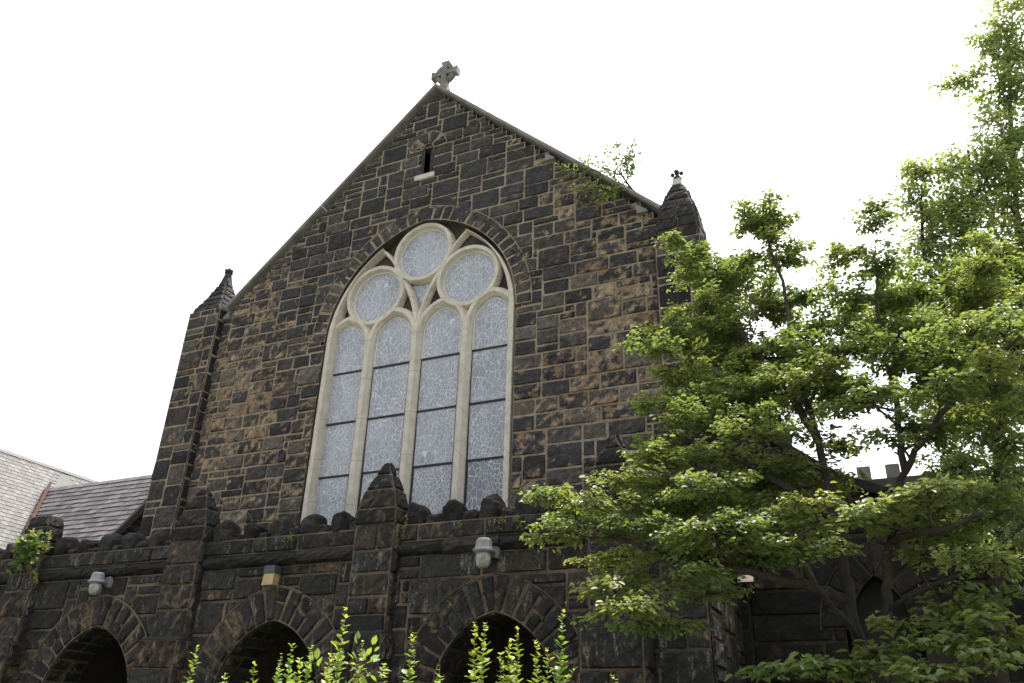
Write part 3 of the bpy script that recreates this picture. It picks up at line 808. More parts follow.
# ---- right of the nave: aisle with a sloping parapet, pierced by a narrow lancet
aisle = thing('side_aisle', 'low stone side aisle in shade-darkened colour with sloping parapet and narrow pointed window, behind the trees', 'church aisle', (-.4, 11.3, 0))
ra = random.Random(31)
AXL, AXR, AY = -1.95, 4.6, 11.3
prof_ = [(-2.6, 6.4), (-1.5, 5.75), (-.42, 4.87), (.66, 4.38), (.92, 4.13), (1.6, 3.70), (4.7, 3.4)]
def az(x):
    for (a, b), (c, d) in zip(prof_[:-1], prof_[1:]):
        if x <= c: return b+(d-b)*(x-a)/(c-a)
    return prof_[-1][1]
lan = Arc(-.20, 3.02, .34, .42)
AXL0 = -2.6
def aok(u0, u1, v0, v1):
    xc, zc = AXL0+(u0+u1)/2, (v0+v1)/2
    if zc > az(xc)-.05: return False
    for x in (AXL0+u0, AXL0+u1):
        for z in (v0, v1):
            if 1.1 < z and lan.inside(x, z, .05 if z > lan.z else .02): return False
    return True
mb = MB()
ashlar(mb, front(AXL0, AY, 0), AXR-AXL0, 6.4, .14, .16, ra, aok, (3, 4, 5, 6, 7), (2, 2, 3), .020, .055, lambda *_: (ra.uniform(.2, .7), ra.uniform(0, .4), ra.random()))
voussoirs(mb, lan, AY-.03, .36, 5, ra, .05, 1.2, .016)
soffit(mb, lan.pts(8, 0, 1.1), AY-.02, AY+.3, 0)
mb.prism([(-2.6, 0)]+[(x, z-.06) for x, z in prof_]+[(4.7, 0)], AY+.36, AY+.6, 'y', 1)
aw = mb.build('wall', [M['shaded_aisle_stone'], M['shaded_aisle_mortar']], aisle)
mb = MB(); mb.box(-.65, .25, AY+.3, AY+.33, 1.0, 3.9, 0); mb.build('lancet_glass', M['black_trim'], aisle)
mb = MB()
for (a, b), (c, d) in zip(prof_[:-1], prof_[1:]):
    mb.prism([(a, b-.03), (c, d-.03), (c, d+.1), (a, b+.1)], AY-.12, AY+.62, 'y', 0)
recalc(mb.build('parapet_coping', M['cope_stone'], aisle))
mb = MB()
mb.add([(x, y, z) for x, z in ((-2.0, 6.0), (1.6, 3.6)) for y in (AY+.6, AY+14)], [(0, 1, 3, 2)], 0); mb.add([(x, y, z) for x, z in ((1.6, 3.6), (4.6, 3.3)) for y in (AY+.6, AY+14)], [(0, 1, 3, 2)], 0)
mb.build('roof', M['slate_dark'], aisle)
# far battlemented tower glimpsed through the branches
bt = thing('battlemented_tower', 'small distant grey battlemented wall top seen between the tree stems', 'tower', (.2, 21, 0))
mb = MB(); mb.box(-1.1, 3.4, 20, 22.5, 0, 7.4, 0); mb.build('wall', M['soffit'], bt)
for k in range(3):
    mb = MB(); mb.box(-.98+k*.62, -.98+k*.62+.30, 20.003, 20.35, 7.4, 7.72, 0); mb.build('merlon', M['coping'], bt)

# ---- left: slate roofed wing and the pale slated house beyond it
wing = thing('slate_roofed_wing', 'low wing with purple grey slate roof tucked against the left turret', 'church wing', (-17, 13.6, 0))
mb = MB(); rw = random.Random(4)
P1 = Vector((-15.0, 12.05, 5.14)); Pr = 1.373; dy = 13.55-12.05
P0x = -19.6
def win_in(a, b):     # cut along the valley with the pale roof
    x = P0x+4.6*a; y = 12.05+dy*b
    return x > -18.25-(y-12.56)*1.1-.02
slates(mb, (P0x, 12.05, 5.14), (4.6, 0, 0), (0, dy, Pr*dy), 22, 15, rw, .012, win_in)
mb.f.pop(); mb.m.pop()
mb.add([(-17.7, 12.05, 5.13), (-15, 12.05, 5.13), (-15, 13.55, 5.13+Pr*dy), (-19.35, 13.55, 5.13+Pr*dy)], [(0, 1, 2, 3)], 0, (.1, .1, .1))
mb.build('roof', M['slate_dark'], wing)
mb = MB()
mb.add([(-15, 13.56, 7.2), (-20.5, 13.56, 7.2), (-20.5, 15.1, 5.1), (-15, 15.1, 5.1)], [(0, 1, 2, 3)], 0, (.3, .3, .3)); mb.build('rear_roof', M['slate_dark'], wing)
mb = MB(); nn = Vector((0, -Pr, 1)).normalized()
for i in range(1):
    a = Vector((-14.98, 12.02, 5.14)); b = Vector((-14.98, 13.55, 7.2))
    o = Vector((.05, 0, 0)); d = nn*.13
    mb.hexa([tuple(a-d), tuple(a-d+o), tuple(b-d+o), tuple(b-d), tuple(a), tuple(a+o), tuple(b+o), tuple(b)], 0)
recalc(mb.build('verge_board', M['black_trim'], wing))
mb = MB()
ashlar(mb, right(-15.12, 12.1, 3.5), 1.5, 3.6, .12, .15, rw, lambda u0, u1, v0, v1: 3.5+v1 < 5.0+Pr*(u0+.05), (2, 3, 4), (1, 2, 2), .018, .04)
ashlar(mb, front(-19.5, 12.25, 3.0), 4.3, 2.1, .13, .15, rw, None, (3, 4, 5), (1, 2, 2), .018, .04)
mb.build('wall', [M['porch_stone'], M['porch_mortar']], wing)
mb = MB()
a, b = Vector((-17.95, 12.3, 5.56)), Vector((-19.42, 13.6, 7.32)); o = Vector((.10, .02, .02)); d = Vector((0, 0, .07))
mb.hexa([tuple(a), tuple(a+o), tuple(b+o), tuple(b), tuple(a+d), tuple(a+o+d), tuple(b+o+d), tuple(b+d)], 0)
recalc(mb.build('valley_flashing', M['copper'], wing))
house = thing('pale_slate_house', 'steep sunlit roof of pale weathered slates at the far left edge', 'house', (-20.5, 14, 0))
mb = MB()
RX, RZ = -20.05, 7.98; EX = -16.9; k_ = 1.24
slates(mb, (EX-.9, 8.6, RZ-k_*(EX-.9-RX)), (0, 8.8, 0), (RX-EX+.9, 0, k_*(EX-.9-RX)), 52, 26, rw, .006, lambda a, b: not (8.6+8.8*a > 12.15 and (EX-.9)+(RX-EX+.9)*b > -18.25-((8.6+8.8*a)-12.56)*1.1+.1 and 8.6+8.8*a < 14.6))
mb.build('roof', M['slate_pale'], house)
mb = MB(); mb.add([(RX-.01, 8.6, RZ), (RX-.01, 17.4, RZ), (RX-3, 17.4, RZ-3.7), (RX-3, 8.6, RZ-3.7)], [(0, 1, 2, 3)], 0, (.4, .4, .4)); mb.build('rear_roof', M['slate_pale'], house)
mb = MB(); mb.prism([(RX-2.6, 0), (RX-2.6, 4.5), (RX, RZ-.15), (EX-1.1, 4.5), (EX-1.1, 0)], 8.9, 17.2, 'y', 0); recalc(mb.build('wall', M['soffit'], house))
mb = MB(); mb.prism([(RX-.08, RZ-.06), (RX, RZ+.04), (RX+.08, RZ-.06)], 8.6, 17.4, 'y', 0); recalc(mb.build('ridge', M['slate_pale'], house))

# ------------------------------------------------------------------ lamps on the porch
def jar_lamp(x, z, label, sc=1.0, glass=None):
    t = thing('wall_lamp', label, 'wall lamp', (x, PY-.02, z), 'jar lamps over the porch arches')
    y = PY-.235; k = sc
    mb = MB(); mb.lathe((x, y, z), [(.045*k, .185*k), (.075*k, .18*k), (.10*k, .15*k), (.112*k, .07*k), (.118*k, .05*k), (.14*k, .035*k), (.142*k, .015*k), (.12*k, .0), (.1*k, -.01)], 20)
    recalc(mb.build('lamp_cap', M['grey_metal'], t, False))
    mb = MB(); mb.lathe((x, y, z), [(.095*k, -.012), (.1*k, -.06*k), (.095*k, -.12*k), (.08*k, -.165*k), (.045*k, -.19*k), (.01, -.195*k)], 18)
    recalc(mb.build('glass_jar', glass or M['jar_glass'], t, True))
    mb = MB(); mb.box(x+.02, x+.10, y+.10*k, PY-.03, z+.02, z+.1); mb.lathe((x+.06, PY-.085, z+.05), [(.075, 0), (.085, .02), (.085, .05)], 14, 0, 'y'); mb.box(x+.10, x+.13, PY-.10, PY-.04, z-.04, z+.08)
    recalc(mb.build('bracket', M['grey_metal'], t))
k = NT('jar_glass'); vv = k.coord(); cc = k.mix(k.ramp(k.noise(vv, 14, 4), [(.35, 0.0), (.65, 1.0)]), (.17, .17, .15), (.42, .42, .38))
M['jar_glass'] = k.set(cc, .25, .5)
M['amber_lens'] = plain('amber_lens', (.36, .25, .12), .4, .2, 12, .0, .5)
M['lamp_face'] = plain('lamp_face', (.75, .6, .5), .3, .1, 10, 0, .5)
jar_lamp(-4.64, 3.79, 'large grey capped jar lamp with clean glass, over the porch arch beside the trees')
jar_lamp(-11.42, 3.73, 'weathered grey jar lamp with dirty yellowed glass, above the leftmost arch in view', .92)
t = thing('box_lamp', 'small square lamp with dark lid and amber lens above the middle arch', 'wall lamp', (-8.05, PY-.02, 3.6))
mb = MB(); mb.box(-8.14, -7.95, PY-.2, PY-.045, 3.72, 3.83); recalc(mb.build('housing', M['dark_metal'], t))
mb = MB(); mb.hexa([(-8.145, PY-.205, 3.56), (-7.955, PY-.205, 3.56), (-7.955, PY-.05, 3.56), (-8.145, PY-.05, 3.56), (-8.135, PY-.195, 3.717), (-7.955, PY-.195, 3.717), (-7.955, PY-.05, 3.717), (-8.135, PY-.05, 3.717)]); recalc(mb.build('lens', M['amber_lens'], t))
t = thing('floodlight', 'small floodlight glinting on the dark wall under the tree', 'floodlight', (-1.72, AY-.05, 3.6))
mb = MB(); mb.hexa([(-1.83, AY-.34, 3.58), (-1.61, AY-.34, 3.58), (-1.65, AY-.16, 3.6), (-1.79, AY-.16, 3.6), (-1.83, AY-.26, 3.74), (-1.61, AY-.26, 3.74), (-1.65, AY-.14, 3.72), (-1.79, AY-.14, 3.72)]); mb.box(-1.74, -1.70, AY-.15, AY-.04, 3.55, 3.66)
recalc(mb.build('housing', M['dark_metal'], t))
mb = MB(); mb.add([(-1.815, AY-.343, 3.59), (-1.625, AY-.343, 3.59), (-1.625, AY-.267, 3.73), (-1.815, AY-.267, 3.73)], [(0, 1, 2, 3)]); mb.build('lens', M['lamp_face'], t)

# ------------------------------------------------------------------ trees, shrubs and weeds
def leaf_mesh(name, P, D, N, L, wr, tone, mat, parent, fold=.18, droop=.12):
    """one mesh of folded, pointed leaves: P base, D direction, N upper side, L length"""
    P, D, N, L, tone = (np.asarray(x, np.float32) for x in (P, D, N, L, tone))
    D = D/np.linalg.norm(D, axis=1, keepdims=True); S = np.cross(D, N); S /= np.linalg.norm(S, axis=1, keepdims=True)+1e-9; N = np.cross(S, D)
    l = L[:, None]; W = l*wr
    base = P; tip = P+D*l-N*l*droop; a = P+D*l*.28+N*l*.02; 
    r1 = P+D*l*.25+S*W*.40+N*W*fold; r2_ = P+D*l*.6+S*W*.46+N*(W*fold-l*droop*.3)
    l1 = P+D*l*.25-S*W*.40+N*W*fold; l2 = P+D*l*.6-S*W*.46+N*(W*fold-l*droop*.3)
    n_ = len(P); v = np.stack([base, r1, r2_, tip, l2, l1], 1).reshape(-1, 3)-np.array(world_loc(parent), np.float32) if parent is not None else np.stack([base, r1, r2_, tip, l2, l1], 1).reshape(-1, 3)
    o = (np.arange(n_)*6)[:, None]; f = np.concatenate([o+np.array([[0, 1, 2, 3]]), o+np.array([[0, 3, 4, 5]])], 1).reshape(-1)
    me = bpy.data.meshes.new(name); me.vertices.add(n_*6); me.vertices.foreach_set('co', v.ravel().astype(np.float32))
    me.loops.add(n_*8); me.loops.foreach_set('vertex_index', f.astype(np.int32))
    me.polygons.add(n_*2); me.polygons.foreach_set('loop_start', np.arange(0, n_*8, 4, dtype=np.int32)); me.polygons.foreach_set('loop_total', np.full(n_*2, 4, np.int32))
    at = me.attributes.new('tone', 'FLOAT_COLOR', 'POINT')
    tt = np.concatenate([np.repeat(tone, 6, 0), np.ones((n_*6, 1), np.float32)], 1); at.data.foreach_set('color', tt.ravel().astype(np.float32))
    me.materials.append(mat); me.update(calc_edges=True); me.validate()
    ob = bpy.data.objects.new(name, me); COL.objects.link(ob)
    if parent is not None: ob.parent = parent
    return ob
def curve(a, b, c, n=7):
    a, b, c = Vector(a), Vector(b), Vector(c); return [a*(1-t)**2+b*2*t*(1-t)+c*t*t for t in [i/n for i in range(n+1)]]

def grow_tree(name, label, base, limbs, pads, mat, leaf, density, seed, trunk_r, layered=True, group=None, fill=0):
    rt = random.Random(seed); nr = np.random.default_rng(seed)
    T = thing(name, label, 'tree', base, group)
    wood = MB(); skel = []
    for pts, r0, r1 in limbs:
        pts = [Vector(p) for p in pts]; fine = []
        for i in range(len(pts)-1):
            p0, p1, p2, p3 = pts[max(0, i-1)], pts[i], pts[i+1], pts[min(len(pts)-1, i+2)]
            for k_ in range(6):
                t = k_/6; fine.append(.5*((2*p1)+(p2-p0)*t+(2*p0-5*p1+4*p2-p3)*t*t+(3*p1-p0-3*p2+p3)*t**3))
        fine.append(pts[-1])
        fine = [p+Vector((rt.uniform(-1, 1), rt.uniform(-1, 1), rt.uniform(-1, 1)))*.012 if 0 < i < len(fine)-1 else p for i, p in enumerate(fine)]
        rad = [r0+(r1-r0)*i/(len(fine)-1) for i in range(len(fine))]
        wood.tube(fine, rad, 9, 0, rough=.07); skel += [(p, r) for p, r in zip(fine, rad)]
    P, D, N, L, TN = [], [], [], [], []
    if fill: pads = pads+[(x+rt.gauss(0, .16)*a/.4, y+rt.uniform(.15, .75), z+rt.gauss(0, .12), a*.95, b) for (x, y, z, a, b) in pads for _ in range(fill) if a > .25 and z < 7.6]
    for (x, y, z, a, b) in pads:
        c = Vector((x, y, z)); dep = a*.85
        cand = sorted(skel, key=lambda q: (q[0]-c).length+max(0, q[0].z-c.z+.1)*2.0)[:3]
        q, qr = cand[0]
        mid = (q+c)/2+Vector((rt.uniform(-.08, .08), rt.uniform(-.08, .08), .10*(c-q).length*(1 if layered else .3)))
        br = curve(q, mid, c, 7); L0 = (c-q).length
        rb = min(qr*.55, .010+.012*L0)
        wood.tube(br, [rb*(1-i/8*.75) for i in range(8)], 6, 0)
        skel += [(p, rb*.6) for p in br[3:]]
        ntw = max(5, int(9+60*a*b))
        tilt = rt.uniform(-.12, .12)
        padtone = rt.uniform(.25, .75); pady = max(0, rt.gauss(.12, .14))
        area = PI*a*max(b, .45*a) ; nl = int(density*area); per = max(4, nl//ntw)
        for k_ in range(ntw):
            while True:
                e = Vector((rt.uniform(-1, 1), rt.uniform(-1, 1), rt.uniform(-1, 1)))
                if e.length < 1: break
            e = e.normalized()*(e.length**.5)
            if layered: e.z = e.z*.55+.25*rt.random()-.35*(e.x*e.x+e.y*e.y)+.2
            tipp = c+Vector((e.x*a, e.y*dep, e.z*b+tilt*e.x*a))
            st = br[rt.randint(4, 7)] if rt.random() < .6 else c+(tipp-c)*.15
            tw = curve(st, (st+tipp)/2+Vector((0, 0, .05*rt.random()+.02)), tipp, 5)
            wood.tube(tw, [.0045, .004, .0035, .003, .0024, .0018], 4, 0)
            for j in range(per):
                t = 1-rt.random()**1.6*.95
                i = min(4, int(t*5)); p = tw[i]+(tw[i+1]-tw[i])*(t*5-i); d = (tw[i+1]-tw[i]).normalized()
                ang = rt.choice((-1, 1))*rt.uniform(.3, 1.4)
                dd = Matrix.Rotation(ang, 3, 'Z') @ Vector((d.x, d.y, d.z*.3)); dd.z += rt.uniform(-.45, .15)
                off = Vector((rt.gauss(0, 1), rt.gauss(0, 1), rt.gauss(0, .55)))*(.035 if layered else .055)
                P.append(p+off); D.append(dd.normalized())
                N.append(Vector((rt.gauss(0, .48), rt.gauss(0, .48), 1)).normalized())
                L.append(leaf*rt.uniform(.6, 1.25))
                TN.append((min(1, max(0, padtone+rt.gauss(0, .25))), max(0, min(1, pady+rt.gauss(0, .15))), rt.random()))
    recalc(wood.build('trunk', M['bark'], T, True))
    leaf_mesh('crown', [tuple(p) for p in P], [tuple(p) for p in D], [tuple(p) for p in N], L, .58, TN, mat, T)
    return T, len(P)

DOG = [(-1.22,5.90,3.01,0.36,0.10),(-0.80,5.80,2.76,0.27,0.06),(-1.42,5.80,2.86,0.31,0.09),(0.66,5.70,2.93,0.24,0.09),(0.43,5.80,2.88,0.28,0.08),(0.14,5.90,3.02,0.29,0.07),(0.84,6.00,3.45,0.22,0.15),(0.41,6.30,3.68,0.22,0.13),(-0.73,6.10,3.28,0.37,0.10),(-2.06,5.60,3.23,0.43,0.18),(-2.26,5.50,3.27,0.16,0.13),(-2.20,5.40,2.94,0.23,0.09),(-1.76,5.80,3.43,0.32,0.17),(-1.65,5.60,3.01,0.43,0.11),(-1.74,5.30,2.55,0.26,0.09),(-1.58,5.20,2.39,0.29,0.06),(-1.20,5.40,2.64,0.33,0.10),(-1.47,6.10,3.63,0.38,0.20),(-1.19,6.30,4.00,0.49,0.26),(-1.36,6.70,4.64,0.45,0.31),(-1.57,6.50,4.86,0.27,0.18),(-1.64,6.30,4.24,0.22,0.14),(-1.07,7.20,5.23,0.46,0.33),(-1.32,7.40,6.07,0.40,0.23),(-1.47,7.30,6.38,0.19,0.15),(-0.99,7.60,6.18,0.44,0.32),(-0.67,7.40,5.53,0.43,0.37),(-0.60,7.20,6.39,0.28,0.30),(-0.46,7.30,5.98,0.30,0.30),(-0.77,7.10,6.49,0.16,0.14),(-0.41,6.20,4.19,0.47,0.23),(-0.10,6.30,4.49,0.44,0.24),(-0.64,5.90,3.75,0.44,0.19),(-1.01,5.70,3.27,0.42,0.16),(-1.02,5.30,2.90,0.39,0.10),(0.03,5.90,3.89,0.39,0.16),(0.36,6.20,4.32,0.39,0.23),(0.38,6.80,5.46,0.31,0.31),(0.34,6.80,5.89,0.20,0.16),(0.01,6.90,5.63,0.22,0.24),(0.05,6.70,5.12,0.36,0.24),(0.73,5.80,4.23,0.43,0.12),(0.79,5.60,3.87,0.29,0.17),(0.45,5.60,3.75,0.39,0.12),(0.96,5.60,4.13,0.20,0.12),(-0.16,5.50,2.94,0.53,0.08),(0.29,5.40,3.03,0.33,0.07),(-0.50,5.50,2.79,0.38,0.08),(-0.75,5.60,3.01,0.34,0.09),(0.61,5.50,3.00,0.24,0.12),(0.58,5.30,2.59,0.22,0.07),(0.37,5.30,2.63,0.23,0.05),(0.14,5.80,3.54,0.20,0.12),(0.79,5.80,3.53,0.23,0.19),
       (-1.32,7.20,5.55,0.42,0.24),(-1.11,7.40,5.91,0.37,0.25),(-0.38,7.30,5.53,0.38,0.25),(-0.23,6.80,4.88,0.39,0.23),(-0.77,7.00,4.90,0.41,0.24),(-1.27,6.60,4.33,0.39,0.19),(-0.89,6.60,4.29,0.38,0.19),(-0.60,6.20,3.53,0.34,0.11),(-1.02,6.10,3.66,0.38,0.15),(-1.55,6.30,3.91,0.28,0.13),(0.17,6.70,4.76,0.37,0.22),(0.49,7.00,5.19,0.33,0.26),(0.56,6.60,4.69,0.32,0.19),(0.80,7.00,5.17,0.34,0.24),(-1.27,5.90,3.24,0.33,0.12),(-0.83,5.50,2.93,0.30,0.08),(-1.53,5.90,3.26,0.30,0.12),(-0.41,5.50,3.06,0.26,0.08),(-0.61,7.10,6.57,0.26,0.12),(-0.56,7.20,6.14,0.24,0.16),(-1.78,6.60,4.97,0.20,0.13),(-1.56,6.90,5.23,0.35,0.21),(-1.60,6.20,3.67,0.29,0.15),(0.44,6.90,6.09,0.18,0.13),(1.05,7.00,5.07,0.38,0.21),(0.50,6.20,4.17,0.37,0.13),(0.88,6.20,4.31,0.36,0.15),(-1.41,7.40,6.28,0.28,0.19),(-1.59,7.20,6.45,0.13,0.11),(-0.22,6.40,4.12,0.39,0.14),(-0.74,6.40,4.33,0.41,0.16),(-1.70,5.80,3.25,0.30,0.10),(-2.03,5.50,3.02,0.26,0.07),(-1.17,5.60,2.77,0.30,0.08),(-1.54,5.40,2.50,0.26,0.08),(-0.89,5.40,2.81,0.26,0.06),(0.90,6.20,3.95,0.28,0.17),(0.49,5.60,3.23,0.25,0.09),
       (1.35,5.6,3.9,.4,.2),(1.6,5.8,3.2,.45,.15),(1.9,6.0,3.8,.45,.2),(1.4,5.4,2.7,.4,.12),(1.9,6.4,4.6,.4,.25),(1.5,6.2,4.6,.45,.25),(1.2,6.6,5.2,.4,.3),(-.3,7.6,4.9,.5,.3),(.8,7.2,4.6,.4,.25)]
DLIMB = [([(-.22,6.0,0),(-.24,6.0,1.0),(-.25,6.0,2.03),(-.28,6.0,2.54),(-.3,6.1,3.1),(-.35,6.3,3.77),(-.46,6.7,4.64),(-.49,7.1,5.55),(-.6,7.2,6.27)], .055, .010),
         ([(-.16,5.93,0),(-.14,5.9,1.0),(-.12,5.9,2.02),(-.05,5.9,2.52),(.03,5.9,2.89),(.2,6.0,3.38),(.47,5.9,3.71),(.78,5.7,3.92),(1.01,5.6,4.08)], .045, .011),
         ([(.2,6.0,3.38),(.23,6.2,3.98),(.23,6.6,4.75),(.33,6.8,5.62)], .026, .008),
         ([(-.28,6.0,2.54),(-.56,5.8,2.62),(-.91,5.6,2.69),(-1.3,5.6,2.82),(-1.72,5.6,2.95),(-2.06,5.6,3.12)], .038, .009),
         ([(-.3,6.1,3.1),(-.58,6.1,3.34),(-1.01,6.3,3.76),(-1.35,6.5,4.14)], .036, .010),
         ([(-.35,6.3,3.77),(-.62,6.7,4.5),(-.9,7.1,5.1),(-1.15,7.35,5.8)], .034, .010),
         ([(.03,5.9,2.89),(.3,5.4,2.82),(.54,5.2,2.87)], .026, .010),
         ([(-.25,6.0,2.3),(-.4,5.5,2.5),(-.45,5.0,2.6)], .024, .010)]
dt, nd = grow_tree('dogwood_tree', 'many stemmed dogwood with layered sprays of leaves spreading left across the church front', (-.2, 5.96, 0), DLIMB, DOG, M['dogwood_leaf'], .046, 3000, 4, .08, fill=1)
TALL = [(3.3,10.8,9.2,.7,.6),(3.5,10.6,7.8,.8,.6),(3.7,10.7,6.4,.8,.6),(3.2,10.5,5.2,.8,.5),(3.9,11.2,8.8,.7,.6),(4.3,10.9,7.2,.7,.6),(3.9,11.3,10.2,.6,.6),(2.9,10.3,6.9,.6,.5),(3.7,11.4,11.6,.5,.5),(2.8,10.6,4.1,.6,.4),(1.48,10.50,7.81,0.63,0.53),(2.02,10.80,8.69,0.69,0.58),(1.29,10.20,8.72,0.27,0.20),(1.22,10.20,8.01,0.37,0.31),(2.54,11.00,9.64,0.51,0.57),(2.62,11.20,10.54,0.53,0.45),(2.12,11.00,10.71,0.30,0.21),(2.97,11.40,11.51,0.46,0.52),(3.25,11.60,12.40,0.45,0.42),(1.20,10.30,7.00,0.63,0.46),(1.95,10.80,7.49,0.59,0.59),(0.81,10.00,6.71,0.32,0.32),(1.59,10.50,6.66,0.56,0.37),(1.13,10.30,5.19,0.47,0.47),(1.62,10.60,5.48,0.48,0.48),(0.79,10.20,4.82,0.39,0.35),(1.32,10.40,4.59,0.46,0.39),(1.13,10.30,5.76,0.48,0.36),(1.27,10.20,3.75,0.32,0.24),(0.89,10.20,4.00,0.33,0.18),(2.85,11.00,8.34,0.80,0.80),(2.51,11.00,6.45,0.75,0.75),(3.43,11.40,10.62,0.74,0.74),(.95,10.2,6.2,.5,.4),(1.5,10.4,7.2,.55,.4),(1.6,10.5,8.2,.5,.4),(1.1,10.2,7.6,.4,.35),(2.3,10.9,9.1,.5,.45),(2.4,10.9,8.0,.55,.5),(1.9,10.6,6.0,.6,.5),(2.0,10.6,4.6,.5,.4),(.75,10.1,5.4,.4,.3),(2.75,11.2,11.0,.35,.35),(1.0,10.2,8.3,.3,.3),(1.25,10.4,8.9,.3,.2),(1.6,10.5,8.9,.3,.25),(2.61,11.20,11.46,0.34,0.28),(2.91,11.30,11.86,0.44,0.34),(2.11,10.90,10.70,0.36,0.21),(1.89,10.90,10.59,0.21,0.15),(2.72,11.20,10.41,0.50,0.38),(1.30,10.40,8.83,0.36,0.22),(2.09,10.80,9.01,0.61,0.42),(1.47,10.50,8.38,0.54,0.35),(2.26,10.90,8.35,0.54,0.46),(1.10,10.40,7.69,0.48,0.37),(1.58,10.60,7.39,0.60,0.39),(2.10,10.90,7.36,0.52,0.47),(2.39,11.00,9.51,0.57,0.37),(2.95,11.30,11.11,0.36,0.36),(0.77,10.30,7.17,0.31,0.26),(2.25,11.00,4.92,0.70,0.59)]
TLIMB = [([(1.12,10.5,3.61),(1.9,10.5,4.8),(2.7,10.6,6.2),(3.3,10.8,7.8),(3.6,11.0,9.4)], .05, .014),
         ([(.8,10.5,0),(.84,10.5,1.2),(.88,10.5,2.35),(1.12,10.5,3.61),(1.39,10.6,5.13),(1.58,10.6,6.57),(1.75,10.7,7.95),(1.92,10.7,9.25)], .08, .015),
         ([(1.44,10.6,5.13),(2.08,11,6.97),(2.54,11.2,9.44),(2.89,11.4,11.23),(3.2,11.6,12.3)], .055, .015),
         ([(1.39,10.6,5.0),(1.2,10.4,6.3),(1.05,10.2,7.4),(1.2,10.2,8.5)], .05, .012)]
tt, ntl = grow_tree('tall_tree', 'tall light green broadleaf tree rising out of frame at the right edge', (.8, 10.5, 0), TLIMB, TALL, M['tall_leaf'], .062, 1150, 9, .13, layered=False, fill=1)

def shrub(name, label, base, tips, mat, leaf, seed, body, wr=.62, cat='shrub', spacing=.0145, group=None, stem_r=.004, rise=.55, broad=()):
    """upright leafy shoots: each stem carries pairs of small leaves, body = (n, radii) of loose leaves low down"""
    rt = random.Random(seed); T = thing(name, label, cat, base, group); wood = MB(); P, D, N, L, TN = [], [], [], [], []
    for tip in tips:
        tip = Vector(tip); root = Vector((base[0]+(tip.x-base[0])*.75+rt.uniform(-.1, .1), base[1]+(tip.y-base[1])*.75, base[2]+.02))
        mid = Vector((tip.x+rt.uniform(-.04, .04), tip.y, base[2]+(tip.z-base[2])*.6)); st = curve(root, mid, tip, 10)
        wood.tube(st, [stem_r*(1-.7*i/10) for i in range(11)], 5, 0)
        Ls = sum((st[i+1]-st[i]).length for i in range(10)); nn_ = int(Ls*.62/spacing); yl = max(0, rt.gauss(.22, .22))
        if rt.random() < .6 and cat == 'shrub':
            s0 = st[rt.randint(6, 8)]; e_ = s0+Vector((rt.uniform(-.1, .1), rt.uniform(-.08, .08), rt.uniform(.08, .2)))
            wood.tube([s0, (s0+e_)/2+Vector((0, 0, -.01)), e_], [.002, .0016, .001], 4, 0)
            for q in range(10):
                t = .15+.85*q/9; P.append(s0+(e_-s0)*t); a0 = q*2.2; D.append(Vector((math.cos(a0), math.sin(a0), .7)).normalized()); N.append(Vector((rt.gauss(0, .4), rt.gauss(0, .4), 1)).normalized()); L.append(leaf*rt.uniform(.5, 1)*(1.1-.5*t)); TN.append((rt.random(), max(0, rt.gauss(.3, .2)), rt.random()))
        for k_ in range(nn_):
            t = 1-.62*k_/nn_; i = min(9, int(t*10)); p = st[i]+(st[i+1]-st[i])*(t*10-i); d = (st[i+1]-st[i]).normalized()
            sz = leaf*min(1, .45+k_/nn_*3.0)*rt.uniform(.6, 1.5)
            a0 = k_*PI/2*1.18+rt.uniform(-.7, .7); p = p+Vector((rt.gauss(0, 1), rt.gauss(0, 1), rt.gauss(0, 1)))*leaf*.12
            for s_ in (0, PI) if rt.random() < .8 else (0,):
                o = Vector((math.cos(a0+s_), math.sin(a0+s_), 0)); dd = (o+d*rise*rt.uniform(.5, 1.6)).normalized()
                P.append(p); D.append(dd); N.append((d-dd*.4+Vector((rt.gauss(0, .25), rt.gauss(0, .25), .25))).normalized()); L.append(sz)
                TN.append((min(1, max(0, rt.gauss(.42, .32))), min(1, max(0, yl+rt.gauss(0, .15)+(.35 if k_ < 4 else 0))), rt.random()))
    n_, rx, ry, z0, z1 = body
    for _ in range(n_):
        th, rr = rt.uniform(0, 2*PI), math.sqrt(rt.random()); z = z0+(z1-z0)*rt.random()**.7
        P.append(Vector((base[0]+rx*rr*math.cos(th), base[1]+ry*rr*math.sin(th), z))); D.append(Vector((rt.gauss(0, 1), rt.gauss(0, 1), rt.gauss(.2, .5))).normalized())
        N.append(Vector((rt.gauss(0, .5), rt.gauss(0, .5), 1)).normalized()); L.append(leaf*1.3*rt.uniform(.7, 1.3)); TN.append((rt.random(), max(0, rt.gauss(.12, .12)), rt.random()))
    for (bx, by, bz, br, bn) in broad:        # a knot of broader leaves
        for _ in range(bn):
            o = Vector((rt.gauss(0, 1), rt.gauss(0, 1), rt.gauss(0, 1)))*br*.5; P.append(Vector((bx, by, bz))+o); D.append((o.normalized()+Vector((0, 0, .3))).normalized()); N.append(Vector((rt.gauss(0, .5), rt.gauss(0, .5)-.3, 1)).normalized()); L.append(leaf*rt.uniform(.9, 1.6)); TN.append((rt.random(), max(0, rt.gauss(.1, .1)), rt.random()))
    recalc(wood.build('stems', M['twig'], T, True))
    leaf_mesh('foliage', [tuple(p) for p in P], [tuple(p) for p in D], [tuple(p) for p in N], L, wr, TN, mat, T, .12, .05)
    return T
